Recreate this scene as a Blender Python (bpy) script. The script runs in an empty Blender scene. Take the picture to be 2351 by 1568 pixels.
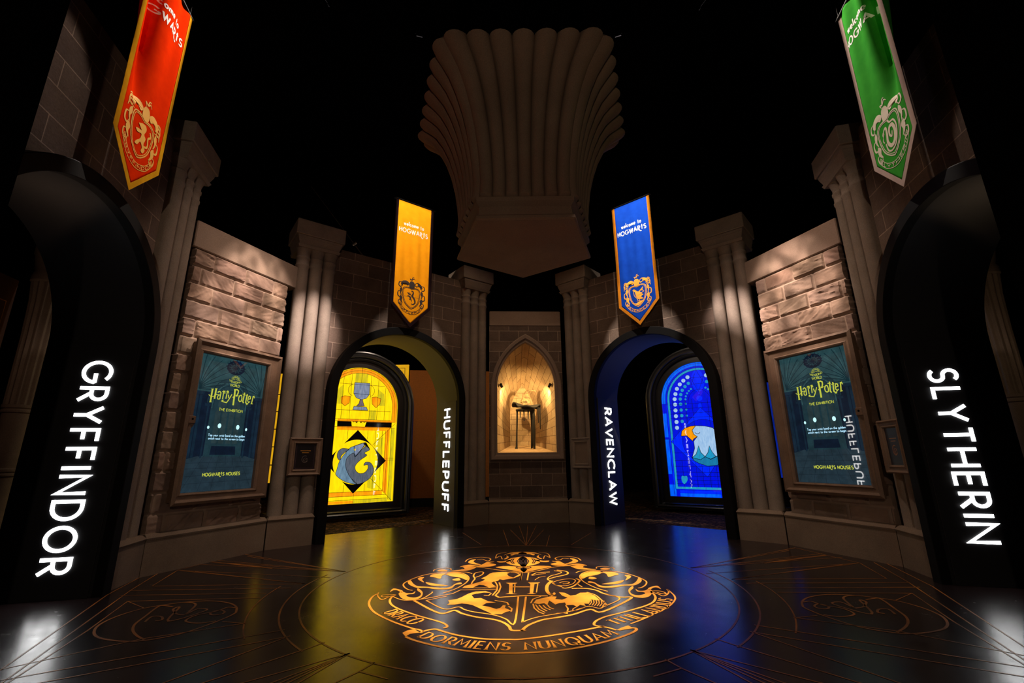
import bpy, math, random
import numpy as np
from mathutils import Vector, Matrix
from mathutils.geometry import tessellate_polygon
C = bpy.context.scene.collection
SC = bpy.context.scene
random.seed(7)
PI = math.pi

# ------------------------------------------------------------------ camera
FPX = 1027.0                       # focal length in pixels of the 2351 px wide frame
pitch, yaw, roll = 0.2541, -0.0039, -0.0115
EYE = Vector((-0.128, -8.287, 1.1))
fw = Vector((math.sin(yaw)*math.cos(pitch), math.cos(yaw)*math.cos(pitch), math.sin(pitch)))
rt = Vector((math.cos(yaw), -math.sin(yaw), 0))
up = rt.cross(fw)
rt, up = math.cos(roll)*rt+math.sin(roll)*up, -math.sin(roll)*rt+math.cos(roll)*up
cam = bpy.data.cameras.new('camera')
cam.sensor_width = 36.0
cam.lens = 36.0*FPX/2351.0
cam.clip_start = 0.05
cam_o = bpy.data.objects.new('camera', cam)
C.objects.link(cam_o)
m = Matrix((rt, up, -fw)).transposed().to_4x4()
m.translation = EYE
cam_o.matrix_world = m
SC.camera = cam_o

# ------------------------------------------------------------------ world, exposure
SC.view_settings.view_transform = 'Standard'
SC.view_settings.look = 'None'
SC.view_settings.gamma = 1.0
SC.view_settings.use_curve_mapping = False
SC.view_settings.exposure = 0.0
w = bpy.data.worlds.new('world'); SC.world = w
w.use_nodes = True
w.node_tree.nodes['Background'].inputs[0].default_value = (0.9, 0.6, 0.45, 1)
w.node_tree.nodes['Background'].inputs[1].default_value = 0.0005

# ------------------------------------------------------------------ plan of the room: wall units
class Unit:                         # J = corner on the floor, d = along the wall, n = towards the room
    def __init__(self, J, ang, inward):
        self.J = Vector((J[0], J[1], 0)); a = math.radians(ang)
        self.d = Vector((math.cos(a), math.sin(a), 0))
        self.n = Vector((self.d.y, -self.d.x, 0))
        if self.n.dot(Vector((inward[0], inward[1], 0))) < 0: self.n = -self.n
        self.sg = 1 if Vector((-self.n.y, self.n.x, 0)).dot(self.d) > 0 else -1   # viewer's right along d
    def p(self, s, o, z):
        v = self.J + self.d*s + self.n*o
        return Vector((v.x, v.y, z))
CEN = (-0.06, -3.85)
def unit(J, ang): return Unit(J, ang, (CEN[0]-J[0], CEN[1]-J[1]))
NI = unit((-0.592, -0.041), 3.37)
FL = unit((-0.592, -0.041), 180+37.87)
FR = unit((0.799, 0.041), -41.34)
PL = unit((-3.324, -2.166), -110.96)
PR = unit((3.302, -2.161), -70.37)
SL = unit((-3.830, -3.487), -76.5)
SR = unit((3.735, -3.375), -103.3)
FL.L, FR.L, SL.L, SR.L, PL.L, PR.L, NI.L = 3.461, 3.334, 3.40, 3.36, 1.415, 1.288, 1.393
#          arch centre, outer radius, inner radius, spring height
FL.arch = (1.700, 1.160, 1.035, 2.055)
FR.arch = (1.645, 1.100, 0.975, 2.085)
SL.arch = (1.690, 1.150, 1.030, 2.150)
SR.arch = (1.680, 1.140, 1.020, 2.120)
#         banner centre, half width, lift of the hem
FL.ban, FR.ban, SL.ban, SR.ban = (1.700, .362, 0), (1.690, .362, 0), (1.63, .342, .08), (1.605, .322, .10)
FL.top, FR.top, SL.top, SR.top = 4.40, 4.40, 4.63, 4.60
FL.cap, FR.cap, SL.cap, SR.cap = 4.65, 4.65, 4.78, 4.70

# ------------------------------------------------------------------ lights
def spot(name, loc, aim, watts, deg, blend, color=(1, 0.80, 0.66), size=0.05):
    l = bpy.data.lights.new(name, 'SPOT'); l.energy = watts; l.color = color
    l.spot_size = math.radians(deg); l.spot_blend = blend; l.shadow_soft_size = size
    o = bpy.data.objects.new(name, l); C.objects.link(o)
    o.location = loc
    o.rotation_euler = (Vector(aim)-Vector(loc)).to_track_quat('-Z', 'Y').to_euler()
    return o
def point(name, loc, watts, color, size=0.2):
    l = bpy.data.lights.new(name, 'POINT'); l.energy = watts; l.color = color; l.shadow_soft_size = size
    o = bpy.data.objects.new(name, l); C.objects.link(o); o.location = loc
    return o
def gobo(l, seed, lo=0.25, scale=9):      # patchy projector filter
    l.data.use_nodes = True; nt = l.data.node_tree; em = nt.nodes['Emission']
    tc = nt.nodes.new('ShaderNodeTexCoord'); mp = nt.nodes.new('ShaderNodeMapping'); mp.inputs['Location'].default_value = (seed, seed*.7, 0)
    nz = nt.nodes.new('ShaderNodeTexNoise'); nz.inputs['Scale'].default_value = scale; nz.inputs['Detail'].default_value = 1.0
    mr = nt.nodes.new('ShaderNodeMapRange'); mr.inputs[1].default_value = 0.40; mr.inputs[2].default_value = 0.62; mr.inputs[3].default_value = lo; mr.inputs[4].default_value = 1.25
    nt.links.new(tc.outputs['Normal'], mp.inputs[0]); nt.links.new(mp.outputs[0], nz.inputs['Vector']); nt.links.new(nz.outputs['Fac'], mr.inputs[0]); nt.links.new(mr.outputs[0], em.inputs['Strength'])
    return l
BANNER_LAMPS = []
for u, e, ds, do, z in ((FL, 1000, 1.0, 2.2, 7.3), (FR, 2000, 1.0, 2.2, 7.3), (SL, 1000, -1.2, 1.35, 7.3), (SR, 900, -1.2, 1.35, 7.3)):   # profile spots on the banners
    c = u.ban[0]; q = u.p(c+ds, do, z)
    spot('banner_spot', q, u.p(c, 0.15, 4.3), e, 48, 0.1, (1, 0.86, 0.74), 0.006)
    BANNER_LAMPS.append((u, c, q))
spot('wall_spot', SL.p(2.75, 1.7, 6.6), SL.p(2.12, -.15, 3.80), 150, 14, 0.5, (1, 0.80, 0.68), 0.02)
spot('wall_spot', SR.p(2.6, 1.7, 6.6), SR.p(2.05, -.15, 3.30), 130, 11, 0.5, (1, 0.80, 0.68), 0.02)
for u in (PL, PR):                                                  # wall washers over the screens
    gobo(spot('wall_spot', u.p(0.35, 2.3, 5.6), u.p(0.62, -0.1, 3.0), 1200, 27, 0.8, (1, 0.76, 0.62), 0.03), u.sg*2, 0.35, 14)
    spot('wall_spot', u.p(0.9, 1.8, 5.8), u.p(0.75, -0.1, 2.0), 240, 62, 1.0, (1, 0.72, 0.55), 0.05)
for u in (FL, FR):                                                  # pillar spots
    spot('pillar_spot', u.p(u.L-0.7, 2.8, 5.4), u.p(u.L-0.28, -0.1, 2.95), 2300, 16, 1.0, (1, 0.80, 0.72), 0.03)
    spot('pillar_spot', u.p(u.L-0.7, 2.2, 4.6), u.p(u.L-0.28, -0.1, 1.3), 110, 44, 1.0, (1, 0.74, 0.58), 0.05)
for k, sx in enumerate((-1, 1)):
    gobo(spot('crest_spot', (sx*2.0, -5.6, 5.8), (-0.08, -3.95, 0), 2300, 27, 0.6, (1, 0.80, 0.72), 0.03), 3.3+k*2, 0.35, 16)
def fill_lamp(loc, watts, col, size=0.15):  # unseen fill light, added behind the viewpoint to lift the dim stonework
    l = point('fill_light', loc, watts, col, size); l.data.specular_factor = 0.0
fill_lamp((-0.1, -9.9, 2.6), 135, (1, 0.75, 0.55), 0.03)
for sx in (-1, 1): spot('fill_spot', (sx*0.5, -1.9, 5.5), (sx*0.75, 0, 1.2), 60, 85, 1.0, (1, 0.68, 0.44), 0.05)  # unseen fill, added to brighten the niche wall and its pillars
point('unseen_room_light', (-2.6, .45, 3.95), 60, (1, 0.80, 0.62), 0.04)  # unseen lamps put in to light the rooms, frames and carpet beyond the arches
point('unseen_room_light', (-1.6, 1.9, 2.7), 16, (1, 0.55, 0.14), 0.1)
point('unseen_room_light', (2.9, .6, 3.95), 36, (1, 0.82, 0.66), 0.04)
point('unseen_room_light', (-4.95, -4.1, 2.3), 3.5, (1, 0.62, 0.40), 0.05)  # unseen, added to bring out the columns and panels of the side rooms
point('unseen_room_light', (4.95, -4.0, 2.3), 4, (1, 0.68, 0.40), 0.05)

# ------------------------------------------------------------------ materials
def nodes(name):
    mt = bpy.data.materials.new(name); mt.use_nodes = True
    nt = mt.node_tree
    return mt, nt, nt.nodes['Principled BSDF']
def mixrgb(nt, a, b, fac, mode='MIX'):
    n = nt.nodes.new('ShaderNodeMix'); n.data_type = 'RGBA'; n.blend_type = mode
    for sock, v in ((n.inputs[6], a), (n.inputs[7], b)):
        if hasattr(v, 'is_linked'): nt.links.new(v, sock)
        else: sock.default_value = (*v, 1)
    if hasattr(fac, 'is_linked'): nt.links.new(fac, n.inputs[0])
    else: n.inputs[0].default_value = fac
    return n.outputs[2]
def noise(nt, scale, detail=4, rough=0.6, coord='Object', stretch=None):
    tc = nt.nodes.new('ShaderNodeTexCoord'); out = tc.outputs[coord]
    if stretch:
        mp = nt.nodes.new('ShaderNodeMapping'); mp.inputs['Scale'].default_value = stretch
        nt.links.new(out, mp.inputs[0]); out = mp.outputs[0]
    n = nt.nodes.new('ShaderNodeTexNoise'); n.inputs['Scale'].default_value = scale
    n.inputs['Detail'].default_value = detail; n.inputs['Roughness'].default_value = rough
    nt.links.new(out, n.inputs['Vector'])
    return n.outputs['Fac']
def ramp(nt, fac, lo, hi):
    r = nt.nodes.new('ShaderNodeMapRange'); r.inputs[1].default_value = lo; r.inputs[2].default_value = hi
    nt.links.new(fac, r.inputs[0]); return r.outputs[0]
def bump(nt, b, h, strength, dist=0.01):
    n = nt.nodes.new('ShaderNodeBump'); n.inputs['Strength'].default_value = strength
    n.inputs['Distance'].default_value = dist
    nt.links.new(h, n.inputs['Height']); nt.links.new(n.outputs[0], b.inputs['Normal'])
    return n
def plain(name, col, rough=0.6, metal=0.0, col2=None, nscale=12, bscale=None, bstr=0.2, emis=None, spec=0.5, stretch=None, nlo=0.35, nhi=0.65):
    mt, nt, b = nodes(name)
    b.inputs['Roughness'].default_value = rough; b.inputs['Metallic'].default_value = metal
    b.inputs['Specular IOR Level'].default_value = spec
    if col2: nt.links.new(mixrgb(nt, col, col2, ramp(nt, noise(nt, nscale, stretch=stretch), nlo, nhi)), b.inputs['Base Color'])
    else: b.inputs['Base Color'].default_value = (*col, 1)
    if bscale: bump(nt, b, noise(nt, bscale, 5), bstr)
    if emis:
        ec, es = emis
        if isinstance(ec[0], (tuple, list)):
            nt.links.new(mixrgb(nt, ec[0], ec[1], ramp(nt, noise(nt, nscale, stretch=stretch), nlo, nhi)), b.inputs['Emission Color'])
        else: b.inputs['Emission Color'].default_value = (*ec, 1)
        b.inputs['Emission Strength'].default_value = es
    return mt
def brickmat(name, c1, c2, mortar, bw, rh, ms=0.007, coord='UV', rough=0.85, bstr=0.5, dark=None, fine=55):
    mt, nt, b = nodes(name)
    tc = nt.nodes.new('ShaderNodeTexCoord')
    br = nt.nodes.new('ShaderNodeTexBrick'); nt.links.new(tc.outputs[coord], br.inputs['Vector'])
    for k, v in (('Color1', c1), ('Color2', c2), ('Mortar', mortar)): br.inputs[k].default_value = (*v, 1)
    br.inputs['Scale'].default_value = 1.0; br.inputs['Brick Width'].default_value = bw
    br.inputs['Row Height'].default_value = rh; br.inputs['Mortar Size'].default_value = ms
    br.inputs['Mortar Smooth'].default_value = 0.15; br.inputs['Bias'].default_value = -0.1
    blot = ramp(nt, noise(nt, 2.2, 5, 0.65), 0.3, 0.7)
    col = mixrgb(nt, br.outputs['Color'], (0.55, 0.50, 0.47), 0.0)
    col = mixrgb(nt, col, (0.45, 0.42, 0.40), blot, 'MULTIPLY')
    col2 = mixrgb(nt, br.outputs['Color'], col, 0.75)
    sp = ramp(nt, noise(nt, fine, 3, 0.7), 0.35, 0.7)
    col3 = mixrgb(nt, col2, (0.62, 0.6, 0.58), sp, 'MULTIPLY')
    nt.links.new(mixrgb(nt, col2, col3, 0.6), b.inputs['Base Color'])
    b.inputs['Roughness'].default_value = rough
    h = nt.nodes.new('ShaderNodeMath'); h.operation = 'MULTIPLY_ADD'; h.inputs[1].default_value = -0.8
    nt.links.new(br.outputs['Fac'], h.inputs[0]); nt.links.new(noise(nt, 30, 6, 0.65), h.inputs[2])
    bump(nt, b, h.outputs[0], bstr, 0.012)
    return mt
def stone(name, c1, c2, c3, scale=3.0, bstr=0.25, rough=0.85):
    mt, nt, b = nodes(name)
    a = mixrgb(nt, c1, c2, ramp(nt, noise(nt, scale, 6, 0.62), 0.34, 0.66))
    a = mixrgb(nt, a, c3, ramp(nt, noise(nt, scale*0.45, 4, 0.6), 0.48, 0.72))
    k = mixrgb(nt, a, (0.6, 0.58, 0.56), ramp(nt, noise(nt, 120, 2, 0.7), 0.35, 0.65), 'MULTIPLY')
    nt.links.new(mixrgb(nt, a, k, 0.55), b.inputs['Base Color'])
    b.inputs['Roughness'].default_value = rough
    bump(nt, b, noise(nt, 60, 5, 0.7), bstr, 0.006)
    return mt
M = {}
M['stone'] = stone('carved_stone', (0.310, 0.255, 0.205), (0.220, 0.178, 0.142), (0.265, 0.205, 0.170))
M['plinth'] = stone('plinth_stone', (0.260, 0.195, 0.140), (0.190, 0.140, 0.100), (0.235, 0.155, 0.110), 2.2)
M['band'] = stone('band_stone', (0.290, 0.215, 0.165), (0.230, 0.165, 0.125), (0.250, 0.165, 0.130), 1.6)
M['pend'] = stone('pendant_stone', (0.200, 0.135, 0.090), (0.150, 0.100, 0.066), (0.190, 0.105, 0.068), 1.6)
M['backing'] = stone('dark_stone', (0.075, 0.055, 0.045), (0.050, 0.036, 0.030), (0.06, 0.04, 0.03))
M['brick'] = brickmat('wall_bricks', (0.200, 0.140, 0.105), (0.120, 0.080, 0.062), (0.42, 0.31, 0.24), 0.47, 0.237, 0.005)
M['nbrick'] = brickmat('niche_wall_bricks', (0.170, 0.115, 0.085), (0.090, 0.062, 0.050), (0.34, 0.26, 0.20), 0.38, 0.205, 0.006)
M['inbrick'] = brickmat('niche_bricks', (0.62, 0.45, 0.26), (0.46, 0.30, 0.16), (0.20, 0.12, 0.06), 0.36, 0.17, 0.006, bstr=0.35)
M['black'] = plain('matt_black_panel', (0.0075, 0.0075, 0.009), 0.55, col2=(0.010, 0.010, 0.012), nscale=30, spec=0.35)
M['ring'] = plain('black_trim', (0.0022, 0.0022, 0.0025), 0.6, spec=0.15)
M['lining'] = plain('painted_lining', (0.040, 0.040, 0.042), 0.5, spec=0.4)
M['letter'] = plain('lit_letter', (0.9, 0.9, 0.9), 0.5, emis=((1.0, 1.0, 1.0), 7.0))
M['void'] = plain('black_drape', (0.0015, 0.0015, 0.0018), 0.95, spec=0.0)
M['blackwood'] = plain('black_lacquer', (0.016, 0.015, 0.015), 0.3, spec=0.6)
M['gold'] = plain('gold_print', (0.88, 0.36, 0.030), 0.45, col2=(0.70, 0.27, 0.022), nscale=9)
M['goldline'] = plain('gold_line', (0.62, 0.22, 0.030), 0.40, col2=(0.20, 0.075, 0.025), nscale=2.5)
M['inkdark'] = plain('dark_print', (0.016, 0.010, 0.010), 0.4)
M['white'] = plain('white_print', (0.78, 0.72, 0.68), 0.8)
M['orangewall'] = plain('orange_paint', (0.30, 0.10, 0.015), 0.9, col2=(0.24, 0.085, 0.012), nscale=30)
M['bronze'] = stone('aged_frame', (0.220, 0.140, 0.090), (0.140, 0.088, 0.056), (0.185, 0.115, 0.08), 5.0, 0.15, 0.6)
M['metal'] = plain('dark_metal', (0.06, 0.045, 0.035), 0.45, metal=0.6)
def floormat():
    mt, nt, b = nodes('vinyl_floor')
    c = mixrgb(nt, (0.014, 0.0082, 0.0095), (0.022, 0.0145, 0.0155), ramp(nt, noise(nt, 3.5, 6, 0.65), 0.3, 0.7))
    c = mixrgb(nt, c, (0.032, 0.025, 0.024), ramp(nt, noise(nt, 7, 8, 0.75), 0.60, 0.9))
    nt.links.new(c, b.inputs['Base Color'])
    nt.links.new(mixrgb(nt, (0.21,)*3, (0.28,)*3, ramp(nt, noise(nt, 5, 5, 0.7), 0.3, 0.7)), b.inputs['Roughness'])
    b.inputs['Specular IOR Level'].default_value = 0.75
    bump(nt, b, noise(nt, 30, 3, 0.6), 0.045, 0.006)
    return mt
M['floor'] = floormat()
M['carpet'] = plain('carpet_weave', (0.010, 0.008, 0.008), 0.95, col2=(0.55, 0.28, 0.10), nscale=9, stretch=(1.5, 7, 1), nlo=0.55, nhi=0.72, spec=0.05)
def rockmat():
    mt, nt, b = nodes('rock_faced_stone')
    at = nt.nodes.new('ShaderNodeAttribute'); at.attribute_name = 'tint'
    k = mixrgb(nt, at.outputs['Color'], (0.58, 0.54, 0.52), ramp(nt, noise(nt, 5, 6, 0.7), 0.3, 0.7), 'MULTIPLY')
    nt.links.new(mixrgb(nt, at.outputs['Color'], k, 0.7), b.inputs['Base Color'])
    b.inputs['Roughness'].default_value = 0.85
    bump(nt, b, noise(nt, 45, 6, 0.7), 0.45, 0.008)
    return mt
M['rock'] = rockmat()
def cloth(name, c, c2):
    mt, nt, b = nodes(name)
    nt.links.new(mixrgb(nt, c, c2, ramp(nt, noise(nt, 9, 4), 0.3, 0.7)), b.inputs['Base Color'])
    b.inputs['Roughness'].default_value = 0.85; b.inputs['Specular IOR Level'].default_value = 0.2
    b.inputs['Specular IOR Level'].default_value = 0.0
    bump(nt, b, noise(nt, 260, 2), 0.08, 0.002)
    return mt
def glow(name, c, c2, s, scale=6, stretch=(3, 3, 0.7), lo=0.35, hi=0.65, rough=0.02, spec=0.9, base=(0.01, 0.01, 0.01)):
    return plain(name, base, rough, col2=None, nscale=scale, emis=((c, c2), s), stretch=stretch, nlo=lo, nhi=hi, spec=spec)
def paneglass():
    mt = bpy.data.materials.new('clear_glass'); mt.use_nodes = True; nt = mt.node_tree
    for n in list(nt.nodes):
        if n.type != 'OUTPUT_MATERIAL': nt.nodes.remove(n)
    out = [n for n in nt.nodes if n.type == 'OUTPUT_MATERIAL'][0]
    tr = nt.nodes.new('ShaderNodeBsdfTransparent'); gl = nt.nodes.new('ShaderNodeBsdfGlossy'); gl.inputs['Roughness'].default_value = 0.02
    fr = nt.nodes.new('ShaderNodeFresnel'); fr.inputs[0].default_value = 1.45
    mx = nt.nodes.new('ShaderNodeMixShader')
    nt.links.new(fr.outputs[0], mx.inputs[0]); nt.links.new(tr.outputs[0], mx.inputs[1]); nt.links.new(gl.outputs[0], mx.inputs[2])
    nt.links.new(mx.outputs[0], out.inputs[0])
    return mt
M['pane'] = paneglass()

# ------------------------------------------------------------------ mesh builder
class MB:
    def __init__(self, seg=None): self.v = []; self.f = []; self.uv = []; self.seg = seg
    def add(self, verts, faces, uvs=None):
        k = len(self.v); self.v += [Vector(q) for q in verts]
        for i, f in enumerate(faces):
            self.f.append(tuple(k+j for j in f)); self.uv.append(uvs[i] if uvs else None)
    def quad(self, a, b, c, d, uv=None): self.add([a, b, c, d], [(0, 1, 2, 3)], [uv] if uv else None)
    def box(self, u, s0, s1, o0, o1, z0, z1, ins=0.0):
        """box in a unit frame; ins = bevel of the vertical and top edges"""
        P = [(s0, o0), (s1, o0), (s1, o1), (s0, o1)]
        if ins > 0:
            e = ins; sa = 1 if s1 > s0 else -1; sb = 1 if o1 > o0 else -1
            P = [(s0+e*sa, o0), (s1-e*sa, o0), (s1, o0+e*sb), (s1, o1-e*sb), (s1-e*sa, o1), (s0+e*sa, o1), (s0, o1-e*sb), (s0, o0+e*sb)]
        cs, co = (s0+s1)/2, (o0+o1)/2
        rings = [(P, z0)]
        if ins > 0:
            fs, fo = 1-2*ins/abs(s1-s0), 1-2*ins/abs(o1-o0)
            Q = [(cs+(a-cs)*fs, co+(b-co)*fo) for a, b in P]
            rings = [(Q, z0), (P, z0+ins), (P, z1-ins), (Q, z1)]
        else: rings.append((P, z1))
        self.rings([[u.p(a, b, z) for a, b in R] for R, z in rings])
    def frustum(self, u, a, b):
        """a, b = (s0, s1, o0, o1, z)"""
        self.rings([[u.p(q[0], q[2], q[4]), u.p(q[1], q[2], q[4]), u.p(q[1], q[3], q[4]), u.p(q[0], q[3], q[4])] for q in (a, b)])
    def rings(self, R, caps=True, closed=True):
        n = len(R[0]); v = [q for r in R for q in r]; f = []
        for i in range(len(R)-1):
            for j in range(n if closed else n-1):
                f.append((i*n+j, i*n+(j+1) % n, (i+1)*n+(j+1) % n, (i+1)*n+j))
        if caps: f += [tuple(range(n-1, -1, -1)), tuple(range((len(R)-1)*n, len(R)*n))]
        self.add(v, f)
    def lathe(self, c, prof, n=28, caps=True):
        self.rings([[Vector((c.x+r*math.cos(2*PI*k/n), c.y+r*math.sin(2*PI*k/n), z)) for k in range(n)] for r, z in prof], caps)
    def tube(self, pts, rad, n=10):
        pts = [Vector(q) for q in pts]; R = []
        for i, q in enumerate(pts):
            t = (pts[min(i+1, len(pts)-1)]-pts[max(i-1, 0)]).normalized()
            a = t.orthogonal().normalized() if i == 0 else (a-t*a.dot(t)).normalized()
            b = t.cross(a); r = rad[i] if isinstance(rad, (list, tuple)) else rad
            R.append([q+(a*math.cos(2*PI*k/n)+b*math.sin(2*PI*k/n))*r for k in range(n)])
        self.rings(R)
    def ribbon(self, mp, pts, w, closed=False, thick=None, nib=None, taper=False):
        """flat stroke of width w along 2-D pts, mapped by mp(x, y, lift)"""
        P = [Vector((a, b)) for a, b in pts]
        P = [q for i, q in enumerate(P) if i == 0 or (q-P[i-1]).length > 1e-6]
        if self.seg and not closed:
            Q = [P[0]]
            for a, b in zip(P, P[1:]):
                k = max(1, int(math.ceil((b-a).length/self.seg)))
                Q += [a.lerp(b, j/k) for j in range(1, k+1)]
            P = Q
        n = len(P)
        if n < 2: return
        L, Rr = [], []
        for i in range(n):
            a = P[i-1] if (i > 0 or closed) else None
            b = P[(i+1) % n] if (i < n-1 or closed) else None
            t0 = (P[i]-a).normalized() if a is not None else None
            t1 = (b-P[i]).normalized() if b is not None else None
            t0 = t0 or t1; t1 = t1 or t0
            t = t0+t1
            t = t.normalized() if t.length > 1e-4 else t0
            nn = Vector((-t.y, t.x)); c = max(0.45, nn.dot(Vector((-t0.y, t0.x))))
            ww = w
            if nib: ww = nib[0]+(nib[1]-nib[0])*abs(t.y)**1.3
            if taper: ww = w*(0.25+0.75*math.sin(PI*min(1, max(0, (i+0.2)/(n-0.6)))))
            L.append(P[i]+nn*(ww/2/c)); Rr.append(P[i]-nn*(ww/2/c))
        m_ = n if closed else n-1
        top = [mp(q.x, q.y, 0) for q in L]+[mp(q.x, q.y, 0) for q in Rr]
        f = [(i, (i+1) % n, n+(i+1) % n, n+i) for i in range(m_)]
        self.add(top, f)
        if thick:
            bot = [mp(q.x, q.y, -thick) for q in L]+[mp(q.x, q.y, -thick) for q in Rr]
            g = [(i, (i+1) % n, 2*n+(i+1) % n, 2*n+i) for i in range(m_)]+[(n+i, 2*n+n+i, 2*n+n+(i+1) % n, n+(i+1) % n) for i in range(m_)]
            if not closed: g += [(0, 2*n, 3*n, n), (n-1, 2*n-1, 4*n-1, 3*n-1)]
            self.add(top+bot, g)
    def poly(self, mp, pts, lift=0):
        if len(pts) < 3: return
        tri = tessellate_polygon([[Vector((a, b, 0)) for a, b in pts]])
        self.add([mp(a, b, lift) for a, b in pts], [tuple(t) for t in tri])
ROOT = {}
def obj(name, mb, mat, parent=None, smooth=False, mods=None, attr=None):
    base = Vector((0, 0, 0))
    if parent is not None: base = ROOT[parent.name]
    me = bpy.data.meshes.new(name)
    me.from_pydata([q-base for q in mb.v], [], mb.f)
    if any(mb.uv):
        ul = me.uv_layers.new(name='UVMap')
        for p, uv in zip(me.polygons, mb.uv):
            if uv:
                for k, li in enumerate(p.loop_indices): ul.data[li].uv = uv[k]
    me.materials.append(mat)
    if smooth:
        for p in me.polygons: p.use_smooth = True
        try: me.set_sharp_from_angle(angle=math.radians(38))
        except Exception: pass
    me.update()
    o = bpy.data.objects.new(name, me); C.objects.link(o)
    if parent is not None: o.parent = parent
    ROOT[o.name] = base
    return o
def thing(name, label, cat, loc, group=None):
    o = bpy.data.objects.new(name, None); o.empty_display_size = 0.1
    C.objects.link(o); o.location = loc
    o['label'] = label; o['category'] = cat
    if group: o['group'] = group
    ROOT[o.name] = Vector(loc)
    return o
def single(name, label, cat, mb, mat, loc, group=None, smooth=False):
    me_o = obj(name, MBshift(mb, loc), mat, None, smooth); me_o.location = loc
    me_o['label'] = label; me_o['category'] = cat
    if group: me_o['group'] = group
    ROOT[me_o.name] = Vector(loc)
    return me_o
def MBshift(mb, loc):
    r = MB(); r.v = [q-Vector(loc) for q in mb.v]; r.f = mb.f; r.uv = mb.uv; return r
def struct(name, mb, mat, smooth=False):
    o = obj(name, mb, mat, None, smooth); o['kind'] = 'structure'; return o
def cat_rom(pts, k=5, closed=False):
    P = [Vector((a, b)) for a, b in pts]; n = len(P)
    if n < 3: return pts
    o = []
    for i in range(n if closed else n-1):
        p0 = P[i-1] if (closed or i > 0) else P[0]; p1 = P[i]; p2 = P[(i+1) % n]
        p3 = P[(i+2) % n] if (closed or i < n-2) else P[-1]
        for j in range(k):
            t = j/k
            q = 0.5*((2*p1)+(p2-p0)*t+(2*p0-5*p1+4*p2-p3)*t*t+(3*p1-p0-3*p2+p3)*t**3)
            o.append((q.x, q.y))
    if not closed: o.append(tuple(pts[-1]))
    return o
def arc(cx, cy, rx, ry, a0, a1, n=14):
    return [(cx+rx*math.cos(math.radians(a0+(a1-a0)*i/n)), cy+ry*math.sin(math.radians(a0+(a1-a0)*i/n))) for i in range(n+1)]

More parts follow.
